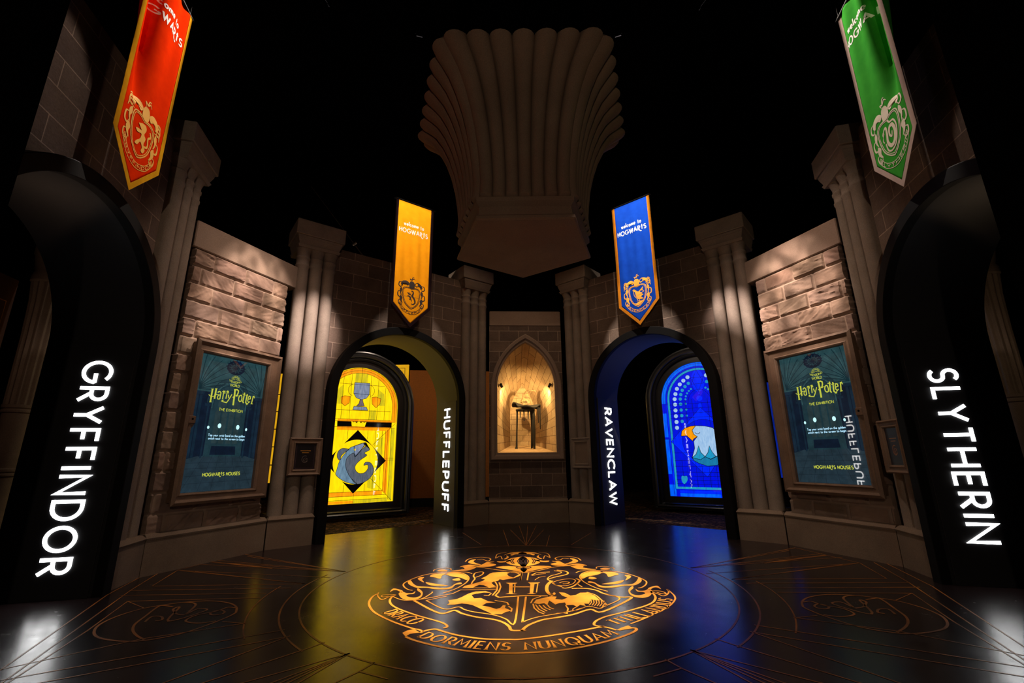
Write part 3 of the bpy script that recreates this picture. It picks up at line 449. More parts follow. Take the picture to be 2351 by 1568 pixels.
D = {'crest_strokes':[([(-1.305,-4.109),(-1.319,-4.167),(-1.316,-4.259),(-1.296,-4.357),(-1.256,-4.458),(-1.19,-4.571),(-1.092,-4.684),(-0.98,-4.791),(-0.88,-4.872),(-0.819,-4.917),(-0.784,-4.931),(-0.751,-4.968),(-0.763,-4.985)],0.018),([(-1.305,-4.07),(-1.294,-4.139),(-1.259,-4.216),(-1.215,-4.272),(-1.185,-4.2),(-1.143,-4.144),(-1.202,-4.138),(-1.246,-4.144),(-1.25,-4.178),(-1.225,-4.198),(-1.191,-4.177)],0.012),([(-1.143,-4.144),(-1.157,-4.21),(-1.149,-4.292),(-1.117,-4.38),(-1.06,-4.465),(-0.97,-4.554),(-0.851,-4.655),(-0.737,-4.737),(-0.654,-4.8),(-0.614,-4.847),(-0.602,-4.88),(-0.608,-4.902),(-0.624,-4.904)],0.018),([(-0.751,-4.968),(-0.714,-4.939),(-0.67,-4.928),(-0.619,-4.965),(-0.53,-5.026),(-0.437,-5.069),(-0.348,-5.099),(-0.261,-5.11),(-0.176,-5.114),(-0.122,-5.115),(-0.019,-5.091),(0.096,-5.054),(0.211,-5.011),(0.329,-4.961),(0.403,-4.926),(0.456,-4.909)],0.02),([(-0.842,-5.052),(-0.777,-5.109),(-0.679,-5.17),(-0.587,-5.219),(-0.479,-5.261),(-0.374,-5.293),(-0.253,-5.31),(-0.153,-5.317),(-0.084,-5.313),(-0.004,-5.306),(0.118,-5.285),(0.244,-5.244),(0.379,-5.181),(0.499,-5.11),(0.605,-5.028),(0.65,-4.976),(0.653,-4.946),(0.628,-4.939)],0.02),([(0.52,-4.975),(0.471,-4.928),(0.4,-4.891),(0.396,-4.85),(0.427,-4.791),(0.503,-4.717),(0.628,-4.642),(0.748,-4.562),(0.843,-4.494),(0.924,-4.413),(0.977,-4.311),(0.996,-4.219),(0.993,-4.133)],0.018),([(0.642,-4.863),(0.737,-4.787),(0.855,-4.678),(0.964,-4.569),(1.049,-4.468),(1.118,-4.351),(1.143,-4.28),(1.153,-4.211),(1.153,-4.064),(1.142,-4.134),(1.103,-4.21),(1.058,-4.246),(1.031,-4.188),(0.998,-4.119),(1.067,-4.107),(1.1,-4.148),(1.098,-4.19),(1.07,-4.189),(1.038,-4.146)],0.014),([(-1.148,-4.191),(-1.085,-4.258),(-1.011,-4.293),(-0.906,-4.264),(-0.85,-4.116),(-0.848,-4.062)],0.012),([(-0.954,-4.299),(-0.7,-4.608),(-0.597,-4.551),(-0.532,-4.621),(-0.425,-4.697),(-0.3,-4.75),(-0.226,-4.812),(-0.183,-4.891),(-0.164,-4.96),(-0.092,-4.965),(-0.094,-4.956),(-0.051,-4.87),(0.047,-4.773),(0.152,-4.728),(0.276,-4.668),(0.417,-4.559),(0.498,-4.615),(0.789,-4.295),(0.703,-4.265),(0.594,-4.167),(0.549,-4.072),(0.471,-4.012),(0.347,-4.007)],0.022),([(-0.954,-4.302),(-0.67,-4.128),(-0.613,-4.019),(-0.3,-4.016)],0.012),([(-0.855,-4.302),(-0.679,-4.517),(-0.576,-4.472),(-0.527,-4.529),(-0.455,-4.586),(-0.33,-4.642),(-0.254,-4.695),(-0.204,-4.752),(-0.146,-4.828),(-0.116,-4.227)],0.014),([(-0.855,-4.302),(-0.705,-4.197)],0.01),([(-0.054,-4.229),(-0.092,-4.816)],0.016),([(-0.092,-4.812),(0.002,-4.724),(0.159,-4.649),(0.314,-4.571),(0.413,-4.488),(0.487,-4.538),(0.537,-4.492),(0.693,-4.31),(0.619,-4.187)],0.012),([(-0.609,-3.955),(-0.302,-3.966)],0.014),([(-0.326,-3.76),(-0.299,-3.893),(-0.299,-4.041),(-0.33,-4.188)],0.014),([(-0.287,-3.792),(-0.269,-3.937),(-0.28,-4.082),(-0.305,-4.188)],0.014),([(-0.305,-4.188),(-0.275,-4.24),(-0.051,-4.199),(0.125,-4.217)],0.02),([(0.196,-3.752),(0.149,-3.877),(0.13,-4.016),(0.137,-4.137),(0.166,-4.199)],0.03),([(-0.165,-3.941),(-0.015,-3.947)],0.018),([(0.062,-3.84),(0.037,-4.114)],0.01),([(-0.144,-3.854),(-0.147,-4.107)],0.01),([(-0.076,-3.451),(-0.093,-3.717)],0.014),([(-0.08,-3.45),(-0.094,-3.717)],0.014),([(-0.01,-3.453),(-0.03,-3.72)],0.014),([(-0.547,-3.187),(-0.444,-3.237),(-0.3,-3.33),(-0.161,-3.392),(-0.08,-3.442),(-0.03,-3.439),(0.096,-3.361),(0.259,-3.224),(0.391,-3.184),(0.485,-3.174)],0.014),([(-0.537,-3.828),(-0.532,-3.747),(-0.521,-3.651),(-0.543,-3.55),(-0.534,-3.431),(-0.475,-3.392),(-0.455,-3.434),(-0.472,-3.527),(-0.519,-3.602)],0.014),([(-0.222,-3.417),(-0.14,-3.434),(-0.1,-3.49)],0.012),([(-0.305,-4.32),(-0.205,-4.376),(-0.191,-4.444)],0.012),([(-0.193,-4.468),(-0.167,-4.525),(-0.172,-4.594)],0.012),([(-0.402,-4.18),(-0.361,-4.191),(-0.342,-4.124)],0.012),([(0.014,-3.542),(0.064,-3.457),(0.147,-3.433),(0.201,-3.427)],0.016),([(0.02,-3.56),(0.082,-3.511),(0.157,-3.487)],0.012),([(0.247,-3.374),(0.31,-3.421),(0.306,-3.467),(0.261,-3.518),(0.196,-3.58),(0.157,-3.679)],0.012),([(0.276,-3.355),(0.354,-3.395),(0.376,-3.47),(0.345,-3.54),(0.253,-3.608),(0.19,-3.668),(0.161,-3.703),(0.183,-3.752)],0.018),([(0.186,-3.799),(0.215,-3.89),(0.269,-3.958)],0.012),([(0.267,-3.979),(0.295,-3.997),(0.367,-3.94),(0.434,-3.808),(0.45,-3.739),(0.425,-3.685)],0.018),([(0.409,-3.853),(0.442,-3.964)],0.014),([(0.204,-3.799),(0.267,-3.732),(0.36,-3.692),(0.412,-3.737),(0.378,-3.852),(0.31,-3.916),(0.226,-3.902),(0.203,-3.822)],0.01),([(0.258,-3.825),(0.293,-3.791),(0.347,-3.805),(0.33,-3.85),(0.285,-3.86)],0.012),([(0.04,-3.722),(0.083,-3.626),(0.15,-3.584)],0.008),([(-0.021,-4.399),(0.001,-4.295),(0.069,-4.224)],0.012),([(-0.003,-4.417),(0.001,-4.515),(0.032,-4.608),(0.069,-4.654)],0.012),([(0.015,-4.434),(0.035,-4.547),(0.077,-4.617)],0.011),([(0.041,-4.443),(0.062,-4.532),(0.094,-4.588)],0.011),([(0.072,-4.452),(0.088,-4.517),(0.121,-4.562)],0.011),([(0.104,-4.437),(0.12,-4.511),(0.148,-4.543)],0.011),([(0.245,-4.458),(0.254,-4.538),(0.234,-4.644),(0.211,-4.629)],0.012),([(0.16,-4.642),(0.201,-4.629),(0.232,-4.618)],0.01),([(0.329,-4.493),(0.292,-4.54),(0.279,-4.601)],0.008),([(0.378,-4.511),(0.321,-4.556),(0.296,-4.586)],0.008),([(0.459,-4.123),(0.515,-4.199),(0.541,-4.331),(0.558,-4.452),(0.535,-4.503)],0.012),([(0.46,-4.329),(0.453,-4.398),(0.425,-4.464)],0.009),([(0.48,-4.335),(0.472,-4.405),(0.444,-4.471)],0.009),([(0.499,-4.341),(0.491,-4.413),(0.462,-4.478)],0.009),([(0.519,-4.346),(0.51,-4.42),(0.481,-4.485)],0.009),([(0.538,-4.352),(0.529,-4.427),(0.499,-4.492)],0.009),([(0.558,-4.358),(0.547,-4.435),(0.518,-4.499)],0.009)],'crest_fills':[[(-0.815,-4.924),(-0.858,-4.947),(-0.879,-4.988),(-0.842,-5.052),(-0.826,-5.007),(-0.763,-4.985)],[(0.522,-4.975),(0.56,-4.937),(0.616,-4.895),(0.631,-4.926),(0.629,-4.951),(0.58,-4.968),(0.54,-4.985)],[(-0.228,-3.806),(-0.122,-3.81),(-0.141,-3.843),(-0.165,-3.849),(-0.164,-4.136),(-0.121,-4.157),(-0.226,-4.153),(-0.195,-4.129),(-0.196,-3.848)],[(-0.026,-3.802),(0.086,-3.806),(0.059,-3.84),(0.031,-3.856),(0.008,-4.132),(0.038,-4.157),(-0.047,-4.159),(-0.021,-4.135),(-0.006,-3.855)],[(-0.603,-3.951),(-0.592,-3.893),(-0.524,-3.828),(-0.444,-3.739),(-0.423,-3.68),(-0.463,-3.649),(-0.418,-3.555),(-0.395,-3.477),(-0.364,-3.425),(-0.263,-3.402),(-0.188,-3.419),(-0.221,-3.485),(-0.206,-3.564),(-0.16,-3.629),(-0.094,-3.485),(-0.086,-3.543),(-0.153,-3.647),(-0.255,-3.706),(-0.288,-3.68),(-0.299,-3.733),(-0.336,-3.755),(-0.359,-3.8),(-0.337,-3.869),(-0.31,-3.925),(-0.369,-3.959),(-0.422,-3.877),(-0.466,-3.864),(-0.513,-3.95)],[(-0.672,-4.42),(-0.657,-4.378),(-0.678,-4.308),(-0.611,-4.274),(-0.578,-4.221),(-0.532,-4.127),(-0.479,-4.069),(-0.392,-4.062),(-0.343,-4.114),(-0.407,-4.102),(-0.473,-4.139),(-0.505,-4.167),(-0.474,-4.261),(-0.419,-4.254),(-0.358,-4.336),(-0.292,-4.373),(-0.366,-4.388),(-0.399,-4.445),(-0.339,-4.48),(-0.285,-4.529),(-0.255,-4.507),(-0.236,-4.442),(-0.215,-4.443),(-0.219,-4.508),(-0.172,-4.572),(-0.212,-4.601),(-0.241,-4.645),(-0.305,-4.65),(-0.343,-4.597),(-0.399,-4.526),(-0.469,-4.435),(-0.515,-4.403),(-0.559,-4.39),(-0.609,-4.413)],[(0.225,-4.115),(0.274,-4.136),(0.311,-4.214),(0.358,-4.197),(0.4,-4.137),(0.458,-4.133),(0.507,-4.212),(0.529,-4.34),(0.506,-4.348),(0.462,-4.32),(0.427,-4.431),(0.392,-4.421),(0.394,-4.479),(0.356,-4.453),(0.328,-4.501),(0.303,-4.452),(0.25,-4.458),(0.247,-4.391),(0.202,-4.406),(0.167,-4.439),(0.128,-4.335),(0.103,-4.453),(0.085,-4.403),(0.042,-4.421),(0.0,-4.4),(0.025,-4.314),(0.083,-4.271),(0.147,-4.227),(0.196,-4.238),(0.179,-4.301),(0.232,-4.321),(0.282,-4.269),(0.243,-4.212)],[(0.135,-4.156),(0.166,-4.196),(0.146,-4.242),(0.19,-4.177),(0.196,-4.139),(0.184,-4.115),(0.169,-4.157)]],'crest_mstrokes':[([(-0.689,-2.933),(-0.665,-2.798),(-0.556,-2.714),(-0.452,-2.748),(-0.417,-2.82),(-0.435,-2.905),(-0.474,-2.886)],0.014),([(-0.364,-2.788),(-0.35,-2.548),(-0.247,-2.455)],0.01),([(-0.364,-2.788),(-0.314,-2.663),(-0.286,-2.827)],0.01),([(-0.967,-3.343),(-0.962,-3.272),(-0.893,-3.217),(-0.812,-3.235),(-0.794,-3.308)],0.012),([(-0.68,-3.397),(-0.777,-3.388),(-0.91,-3.415),(-1.013,-3.478),(-1.086,-3.578),(-1.137,-3.699),(-1.156,-3.804),(-1.126,-3.905),(-1.069,-3.992),(-1.028,-4.014)],0.014),([(-0.821,-3.486),(-0.793,-3.42),(-0.72,-3.409),(-0.638,-3.472),(-0.585,-3.599),(-0.583,-3.745),(-0.618,-3.881),(-0.674,-4.007),(-0.748,-4.105)],0.014),([(-0.681,-3.392),(-0.618,-3.4),(-0.564,-3.465)],0.012),([(-0.569,-2.837),(-0.509,-2.816),(-0.47,-2.887)],0.01)],'crest_mfills':[[(-0.02,-2.744),(-0.137,-2.745),(-0.206,-2.813),(-0.242,-2.948),(-0.196,-3.086),(-0.03,-3.18)],[(-0.032,-3.24),(-0.217,-3.157),(-0.344,-3.196),(-0.285,-3.258),(-0.179,-3.335),(-0.07,-3.424),(-0.035,-3.375)],[(-0.276,-2.62),(-0.205,-2.485),(-0.082,-2.435),(-0.01,-2.507),(-0.019,-2.573),(-0.124,-2.567),(-0.18,-2.64),(-0.196,-2.586),(-0.164,-2.53),(-0.221,-2.547)],[(-0.343,-2.927),(-0.276,-2.93),(-0.201,-2.865),(-0.178,-2.884),(-0.23,-2.965),(-0.311,-2.994)],[(-0.244,-2.63),(-0.214,-2.723),(-0.24,-2.818),(-0.271,-2.827),(-0.238,-2.733)],[(-0.656,-2.962),(-0.63,-2.845),(-0.578,-2.823),(-0.601,-2.904),(-0.571,-2.998),(-0.497,-3.091),(-0.595,-3.055)],[(-0.72,-3.18),(-0.685,-3.111),(-0.615,-3.076),(-0.531,-3.127),(-0.479,-3.035),(-0.447,-2.955),(-0.365,-2.949),(-0.422,-3.005),(-0.345,-3.079),(-0.391,-3.164),(-0.526,-3.182),(-0.631,-3.138)],[(-0.542,-3.163),(-0.575,-3.275),(-0.626,-3.33),(-0.726,-3.359),(-0.791,-3.337),(-0.732,-3.311),(-0.662,-3.248),(-0.701,-3.156),(-0.631,-3.138)],[(-0.932,-3.322),(-0.891,-3.275),(-0.834,-3.307),(-0.834,-3.349),(-0.891,-3.363)],[(-0.962,-3.558),(-0.954,-3.472),(-0.885,-3.443),(-0.827,-3.446),(-0.851,-3.524),(-0.85,-3.638),(-0.914,-3.585)],[(-0.82,-3.465),(-0.738,-3.422),(-0.65,-3.48),(-0.588,-3.599),(-0.594,-3.697),(-0.662,-3.608),(-0.754,-3.554)],[(-0.731,-3.68),(-0.68,-3.62),(-0.652,-3.695),(-0.687,-3.717)],[(-1.065,-3.629),(-1.053,-3.58),(-1.013,-3.581),(-1.018,-3.656),(-0.977,-3.765),(-1.027,-3.704)],[(-1.132,-3.747),(-1.123,-3.676),(-1.071,-3.796),(-1.008,-3.888),(-0.918,-3.909),(-0.822,-3.938),(-0.76,-3.951),(-0.711,-3.91),(-0.686,-3.822),(-0.642,-3.778),(-0.626,-3.831),(-0.676,-3.856),(-0.698,-3.964),(-0.753,-3.993),(-0.844,-3.984),(-0.925,-3.939),(-1.01,-3.935),(-1.091,-3.845)],[(-0.966,-3.754),(-0.903,-3.791),(-0.787,-3.852),(-0.74,-3.88),(-0.83,-3.89),(-0.918,-3.847)],[(-1.127,-4.092),(-1.102,-4.053),(-1.063,-4.094),(-1.01,-4.096),(-1.0,-4.036),(-0.994,-4.116),(-1.036,-4.134),(-1.045,-4.172),(-1.007,-4.211),(-0.96,-4.222),(-0.93,-4.176),(-0.94,-4.098),(-0.987,-4.016),(-0.994,-3.953),(-0.934,-4.059),(-0.913,-4.177),(-0.929,-4.26),(-0.988,-4.294),(-1.053,-4.255),(-1.102,-4.17)],[(-1.212,-4.059),(-1.213,-3.955),(-1.156,-3.979),(-1.107,-4.032),(-1.108,-4.076),(-1.16,-4.01),(-1.196,-4.008)]],'crest_mdark':[[(-0.051,-2.793),(-0.07,-2.94),(-0.056,-3.08),(-0.033,-3.094),(-0.026,-2.78)],[(-0.091,-2.791),(-0.118,-2.937),(-0.097,-3.078),(-0.083,-3.069),(-0.101,-2.938),(-0.075,-2.791)],[(-0.176,-2.822),(-0.194,-2.934),(-0.17,-3.049),(-0.152,-3.044),(-0.173,-2.935),(-0.156,-2.816)],[(-0.123,-3.206),(-0.074,-3.262),(-0.034,-3.276),(-0.035,-3.31),(-0.082,-3.297),(-0.131,-3.242)]],'crest_axis':-0.055,'motto':[('DRACO',[(-1.123,-4.591),(-1.05,-4.657),(-0.97,-4.737),(-0.853,-4.844)],[(-1.048,-4.51),(-0.961,-4.593),(-0.875,-4.662),(-0.768,-4.75)]),('DORMIENS',[(-0.769,-5.052),(-0.681,-5.117),(-0.574,-5.168),(-0.442,-5.227),(-0.296,-5.266),(-0.166,-5.274)],[(-0.716,-4.977),(-0.641,-5.021),(-0.546,-5.066),(-0.41,-5.124),(-0.28,-5.159),(-0.158,-5.17)]),('NUNQUAM',[(-0.093,-5.27),(0.04,-5.254),(0.186,-5.22),(0.295,-5.179),(0.412,-5.118),(0.527,-5.043)],[(-0.093,-5.169),(0.004,-5.153),(0.09,-5.132),(0.187,-5.099),(0.315,-5.051),(0.481,-4.965)]),('TITILLANDUS',[(0.526,-4.883),(0.634,-4.817),(0.774,-4.74),(0.908,-4.635),(1.018,-4.515),(1.109,-4.324)],[(0.474,-4.806),(0.582,-4.734),(0.73,-4.63),(0.828,-4.549),(0.938,-4.439),(1.017,-4.285)])],'ringA':(-0.115,-3.834,1.792),'ringB':[(1.942,9.8),(1.911,-22.9),(1.893,-47.4)],'ringC':[(2.165,-1.5),(2.125,-26.5),(2.11,-34.4)],'lines':[[(1.63,-3.322),(3.34,-2.798)],[(1.63,-3.322),(3.265,-2.367)],[(1.63,-3.322),(3.098,-2.521)],[(1.63,-3.322),(3.36,-2.714)],[(1.63,-3.322),(3.455,-2.91)],[(3.265,-2.367),(3.437,-3.19),(3.229,-3.795)],[(1.696,-3.547),(3.437,-3.19)],[(1.839,-3.766),(3.437,-3.19)],[(1.839,-3.766),(3.214,-3.251)],[(1.871,-3.767),(3.229,-3.795)],[(1.905,-3.901),(3.314,-3.93)],[(2.043,-4.055),(3.282,-4.077)],[(2.024,-4.183),(3.074,-4.243)],[(3.6,-3.169),(3.314,-3.93),(2.265,-6.313)],[(3.687,-3.224),(3.406,-4.058),(2.454,-6.087)],[(2.777,-4.435),(3.074,-4.243),(2.809,-4.874),(2.26,-6.393)],[(0.696,-5.416),(0.748,-5.529),(1.575,-6.773)],[(0.748,-5.529),(0.57,-5.617)],[(1.097,-5.129),(1.168,-5.227),(2.399,-6.702)],[(0.883,-5.293),(1.493,-6.909)],[(0.883,-5.293),(1.705,-6.844)],[(0.883,-5.293),(1.845,-6.79)],[(0.883,-5.293),(1.992,-6.725)],[(0.883,-5.293),(2.375,-6.53)],[(1.454,-4.909),(3.504,-6.122)],[(1.367,-5.019),(2.4,-6.839)],[(1.388,-5.038),(3.369,-6.217)],[(1.793,-4.783),(1.984,-4.741)],[(1.804,-4.783),(2.308,-5.044),(3.481,-6.155)]],'medal':[[(2.002,-4.552),(2.076,-4.423),(2.197,-4.318),(2.376,-4.257),(2.553,-4.276),(2.69,-4.343),(2.803,-4.447),(2.847,-4.615),(2.82,-4.782),(2.733,-4.917),(2.618,-5.012),(2.468,-5.067),(2.334,-5.085),(2.223,-5.05),(2.112,-4.957),(2.039,-4.79),(2.004,-4.641),(2.002,-4.552)],[(2.07,-4.442),(2.142,-4.425),(2.175,-4.521),(2.263,-4.597),(2.269,-4.7),(2.217,-4.748),(2.121,-4.767),(2.038,-4.726)],[(2.094,-4.537),(2.148,-4.49),(2.191,-4.514),(2.179,-4.576),(2.134,-4.6),(2.089,-4.58),(2.094,-4.537)],[(2.593,-4.29),(2.514,-4.296),(2.44,-4.355),(2.386,-4.491),(2.357,-4.571),(2.354,-4.451),(2.264,-4.494),(2.379,-4.723),(2.523,-4.418),(2.542,-4.458),(2.436,-4.566),(2.359,-4.592)],[(2.585,-4.4),(2.699,-4.364),(2.701,-4.424),(2.635,-4.608),(2.575,-4.774),(2.49,-4.895),(2.382,-4.992),(2.282,-5.057)],[(2.54,-4.731),(2.576,-4.624),(2.509,-4.622),(2.451,-4.689),(2.479,-4.716)]],'thick':[(2.465,-3.145),(3.34,-2.798)],'back':[[(0.001,-2.047),(0.068,-0.277)],[(0.001,-2.047),(-0.077,-0.266)],[(0.001,-2.047),(0.212,-0.288)],[(0.001,-2.047),(-0.217,-0.721)],[(0.04,-2.0),(0.304,-0.758)],[(-0.222,-2.083),(-0.331,-0.713)],[(0.257,-2.11),(0.355,-1.298)],[(-0.582,-1.964),(-0.943,-0.952)],[(0.58,-2.031),(0.997,-1.083)]],'Y':{'cup':[(0.273,2.657),(0.588,2.66),(0.592,2.421),(0.27,2.426)],'bowl':[(0.27,2.426),(0.592,2.421),(0.532,2.338),(0.431,2.306),(0.327,2.339)],'stem':[(0.406,2.305),(0.463,2.303),(0.474,2.256),(0.505,2.175),(0.345,2.172),(0.391,2.226)],'base':[(0.295,2.164),(0.545,2.161),(0.581,2.09),(0.275,2.091)],'shL':[(0.028,2.339),(0.1,2.369),(0.205,2.357),(0.195,2.228),(0.116,2.16),(0.038,2.22)],'shR':[(0.648,2.366),(0.739,2.382),(0.838,2.346),(0.828,2.236),(0.749,2.153),(0.665,2.227)],'band':[(-0.005,1.854),(1.11,1.853),(1.108,1.75),(-0.001,1.75)],'band_or1':[(0.004,1.899),(1.119,1.891),(1.11,1.853),(-0.005,1.854)],'band_or2':[(-0.001,1.75),(1.108,1.75),(1.037,1.678),(-0.002,1.681)],'crown':[(0.268,1.863),(0.315,1.839),(0.343,1.852),(0.378,1.821),(0.417,1.88),(0.461,1.823),(0.495,1.855),(0.529,1.835),(0.576,1.857),(0.543,1.751),(0.284,1.757)],'dia':[(0.413,1.685),(1.028,1.068),(0.408,0.444),(-0.171,1.055)],'circ':[(0.404,1.052),(0.37,1.497),(0.851,1.065)],'head_back':[(0.257,1.304),(0.363,1.365),(0.57,1.436),(0.55,1.366),(0.403,1.156),(0.361,1.23),(0.268,1.17),(0.225,1.097),(0.223,0.977),(0.268,0.857),(0.35,0.735),(0.467,0.624),(0.259,0.667),(0.11,0.755),(0.046,0.827),(0.062,0.909),(0.106,1.087)],'ear':[(0.106,1.087),(0.049,1.147),(0.057,1.255),(0.124,1.316),(0.196,1.316),(0.263,1.296),(0.189,1.243),(0.123,1.171)],'snout':[(0.363,1.365),(0.57,1.436),(0.562,1.366),(0.482,1.267),(0.402,1.169),(0.372,1.242)],'throat':[(0.588,1.366),(0.677,1.291),(0.572,1.229),(0.626,1.179),(0.495,1.082),(0.409,0.974),(0.431,0.877),(0.514,0.826),(0.611,0.848),(0.662,0.92),(0.651,0.994),(0.577,0.983),(0.61,1.044),(0.712,1.03),(0.783,0.917),(0.766,0.795),(0.648,0.677),(0.467,0.624),(0.35,0.735),(0.268,0.857),(0.223,0.977),(0.225,1.097),(0.268,1.17),(0.361,1.23),(0.396,1.156)],'nose':[(0.534,1.411),(0.595,1.441),(0.676,1.304),(0.588,1.366)],'eye':[(0.368,1.291),(0.401,1.286),(0.395,1.267)]},'B':{'beak':[(0.954,1.722),(0.85,1.717),(0.721,1.68),(0.651,1.619),(0.629,1.513),(0.746,1.519),(0.858,1.4),(0.879,1.441),(0.96,1.49),(0.894,1.545),(0.872,1.631)],'head':[(0.954,1.722),(1.136,1.707),(1.291,1.665),(1.375,1.548),(1.428,1.342),(1.404,1.142),(1.301,1.083),(1.177,1.024),(1.074,1.075),(0.978,1.015),(0.81,1.057),(0.883,1.253),(0.878,1.399),(0.96,1.49),(0.894,1.545),(0.872,1.631)],'f1':[(0.81,1.057),(0.9,1.129),(0.97,1.303),(0.995,1.168),(1.074,1.075),(0.978,1.015)],'f2':[(1.074,1.075),(1.144,1.166),(1.179,1.298),(1.223,1.165),(1.29,1.073),(1.177,1.02)],'chest':[(0.81,1.057),(0.978,1.015),(1.074,1.075),(1.177,1.02),(1.301,1.083),(1.394,1.062),(1.299,0.903),(1.102,0.883),(0.93,0.944),(0.844,0.995)],'dia':[(1.09,2.109),(0.403,1.402),(1.077,0.663),(1.651,1.456)],'dots1':[(0.895,2.785),(0.799,2.717),(0.714,2.642),(0.641,2.548),(0.598,2.435),(0.57,2.324),(0.569,2.204),(0.564,2.076),(0.56,1.949),(0.56,1.822),(0.558,1.696)],'dots2':[(0.899,2.646),(0.82,2.582),(0.754,2.506),(0.712,2.414),(0.691,2.316),(0.688,2.204),(0.685,2.076),(0.685,1.952),(0.681,1.828)],'dots3':[(0.939,2.518),(0.89,2.48),(0.848,2.429),(0.816,2.367),(0.801,2.3),(0.799,2.204),(0.796,2.077),(0.793,1.947)],'oval':[(1.091,2.686),(1.118,2.927),(1.235,2.67)],'bead':[(1.088,2.412),(1.086,2.299),(1.081,2.126)],'heart':[(0.553,0.676),(0.611,0.677),(0.661,0.678),(0.665,0.596),(0.595,0.518),(0.547,0.574)],'glassx':[(0.307,2.3),(0.281,0.27),(1.105,3.097),(1.093,2.986),(0.425,2.291),(0.389,0.407)]},'scr_corners':[(-0.402,2.317),(0.478,2.327),(0.501,0.767),(-0.403,0.77)],'hp':[([(-0.241,1.921),(-0.244,1.769)],0.9),([(-0.197,1.931),(-0.201,1.811)],0.9),([(-0.275,1.854),(-0.267,1.842),(-0.242,1.83),(-0.22,1.835),(-0.196,1.854),(-0.18,1.863),(-0.145,1.866)],0.35),([(-0.256,1.919),(-0.226,1.923)],0.35),([(-0.211,1.929),(-0.184,1.932)],0.35),([(-0.256,1.768),(-0.229,1.771)],0.4),([(-0.17,1.886),(-0.162,1.9),(-0.148,1.904),(-0.133,1.89),(-0.136,1.815)],0.6),([(-0.144,1.863),(-0.163,1.852),(-0.168,1.829),(-0.16,1.813),(-0.142,1.813),(-0.132,1.827)],0.5),([(-0.1,1.921),(-0.101,1.819)],0.6),([(-0.118,1.905),(-0.103,1.912)],0.4),([(-0.102,1.9),(-0.085,1.914),(-0.082,1.885)],0.45),([(-0.053,1.927),(-0.061,1.827)],0.6),([(-0.067,1.915),(-0.055,1.918)],0.4),([(-0.053,1.906),(-0.041,1.918),(-0.037,1.894)],0.45),([(-0.036,1.879),(-0.026,1.84)],0.6),([(0.009,1.888),(-0.026,1.813),(-0.046,1.782),(-0.083,1.787),(-0.106,1.793),(-0.104,1.804),(-0.087,1.806)],0.55),([(0.041,1.951),(0.045,1.863),(0.037,1.856),(0.044,1.851),(0.044,1.759)],1.0),([(0.028,1.948),(0.07,1.954),(0.088,1.942),(0.088,1.916),(0.075,1.878),(0.059,1.879)],0.75),([(0.07,1.87),(0.088,1.88),(0.11,1.879),(0.134,1.894)],0.35),([(0.134,1.894),(0.116,1.886),(0.104,1.858),(0.107,1.828),(0.124,1.812),(0.143,1.82),(0.148,1.851),(0.143,1.883),(0.131,1.894)],0.6),([(0.176,1.93),(0.166,1.817),(0.179,1.8)],0.75),([(0.148,1.911),(0.189,1.909)],0.4),([(0.214,1.919),(0.207,1.812),(0.227,1.79),(0.24,1.803)],0.7),([(0.191,1.895),(0.228,1.898)],0.4),([(0.238,1.855),(0.267,1.864),(0.263,1.888),(0.245,1.896),(0.234,1.876),(0.232,1.836),(0.247,1.813),(0.265,1.83)],0.55),([(0.302,1.905),(0.29,1.803)],0.65),([(0.28,1.801),(0.309,1.803)],0.4),([(0.298,1.886),(0.313,1.901),(0.321,1.877)],0.5)],'T':{'wiz':[(-0.052,2.031),(0.112,2.029)],'world':[(-0.03,1.987),(0.095,1.997),(-0.042,2.014)],'exh':[(-0.122,1.677),(0.185,1.685),(-0.127,1.711)],'hog':[(-0.201,0.932),(0.259,0.93),(-0.204,0.968)],'tap':[(-0.207,1.376),(0.256,1.387),(-0.211,1.401)],'tap2':[(-0.201,1.341),(0.259,1.346),(-0.205,1.365)],'fan':[(0.037,2.055),(0.028,2.112),(-0.035,2.065)],'chand':[(0.017,2.208),(-0.107,2.186),(0.002,2.306)],'lights':[(-0.221,1.479),(-0.089,1.504),(0.147,1.499),(0.265,1.477)],'arch':[(0.012,1.864),(-0.145,1.734),(-0.016,2.047),(0.205,1.74),(0.03,1.752)],'floorline':[(-0.401,1.122),(0.444,1.144)],'cols':[(-0.389,1.869),(-0.371,1.134),(0.454,1.886),(0.386,1.145)]}}
# ================================================================== STRUCTURE
def P3(a): return Vector(a)
# floor: printed vinyl, then carpet beyond the arches
fb = MB()
poly = []
for u, a in ((SL, 3.4), (SL, 0.0), (PL, 1.2), (PL, 0.1), (FL, FL.L-.3), (FL, .3), (NI, .2), (NI, 1.2), (FR, .3), (FR, FR.L-.3), (PR, .1), (PR, 1.1), (SR, 0.0), (SR, 3.4)):
    o = -.72 if u in (FL, FR, SL, SR) else -.28
    q = u.p(a, o, 0); poly.append((q.x, q.y))
poly += [(6.0, -9.6), (-6.0, -9.6)]
fb.rings([[Vector((a, b, -.04)) for a, b in poly], [Vector((a, b, 0)) for a, b in poly]])
floor_o = struct('floor', fb, M['floor'])
cb = MB()
R = [(11*math.cos(2*PI*k/32), -2+11*math.sin(2*PI*k/32)) for k in range(32)]
cb.rings([[Vector((a, b, -.10)) for a, b in R], [Vector((a, b, -.045)) for a, b in R]])
struct('floor_carpet', cb, M['carpet'])
cb = MB()
cb.rings([[Vector((a, b, 9.5)) for a, b in R], [Vector((a, b, 9.6)) for a, b in R]])
struct('ceiling', cb, M['void'])
cb = MB()
cb.rings([[Vector((a*k, (b+2)*k-2, z)) for a, b in R] for k, z in ((1, -.1), (1, 9.6), (1.01, 9.6), (1.01, -.1))], caps=False)
struct('wall_outer', cb, M['void'])

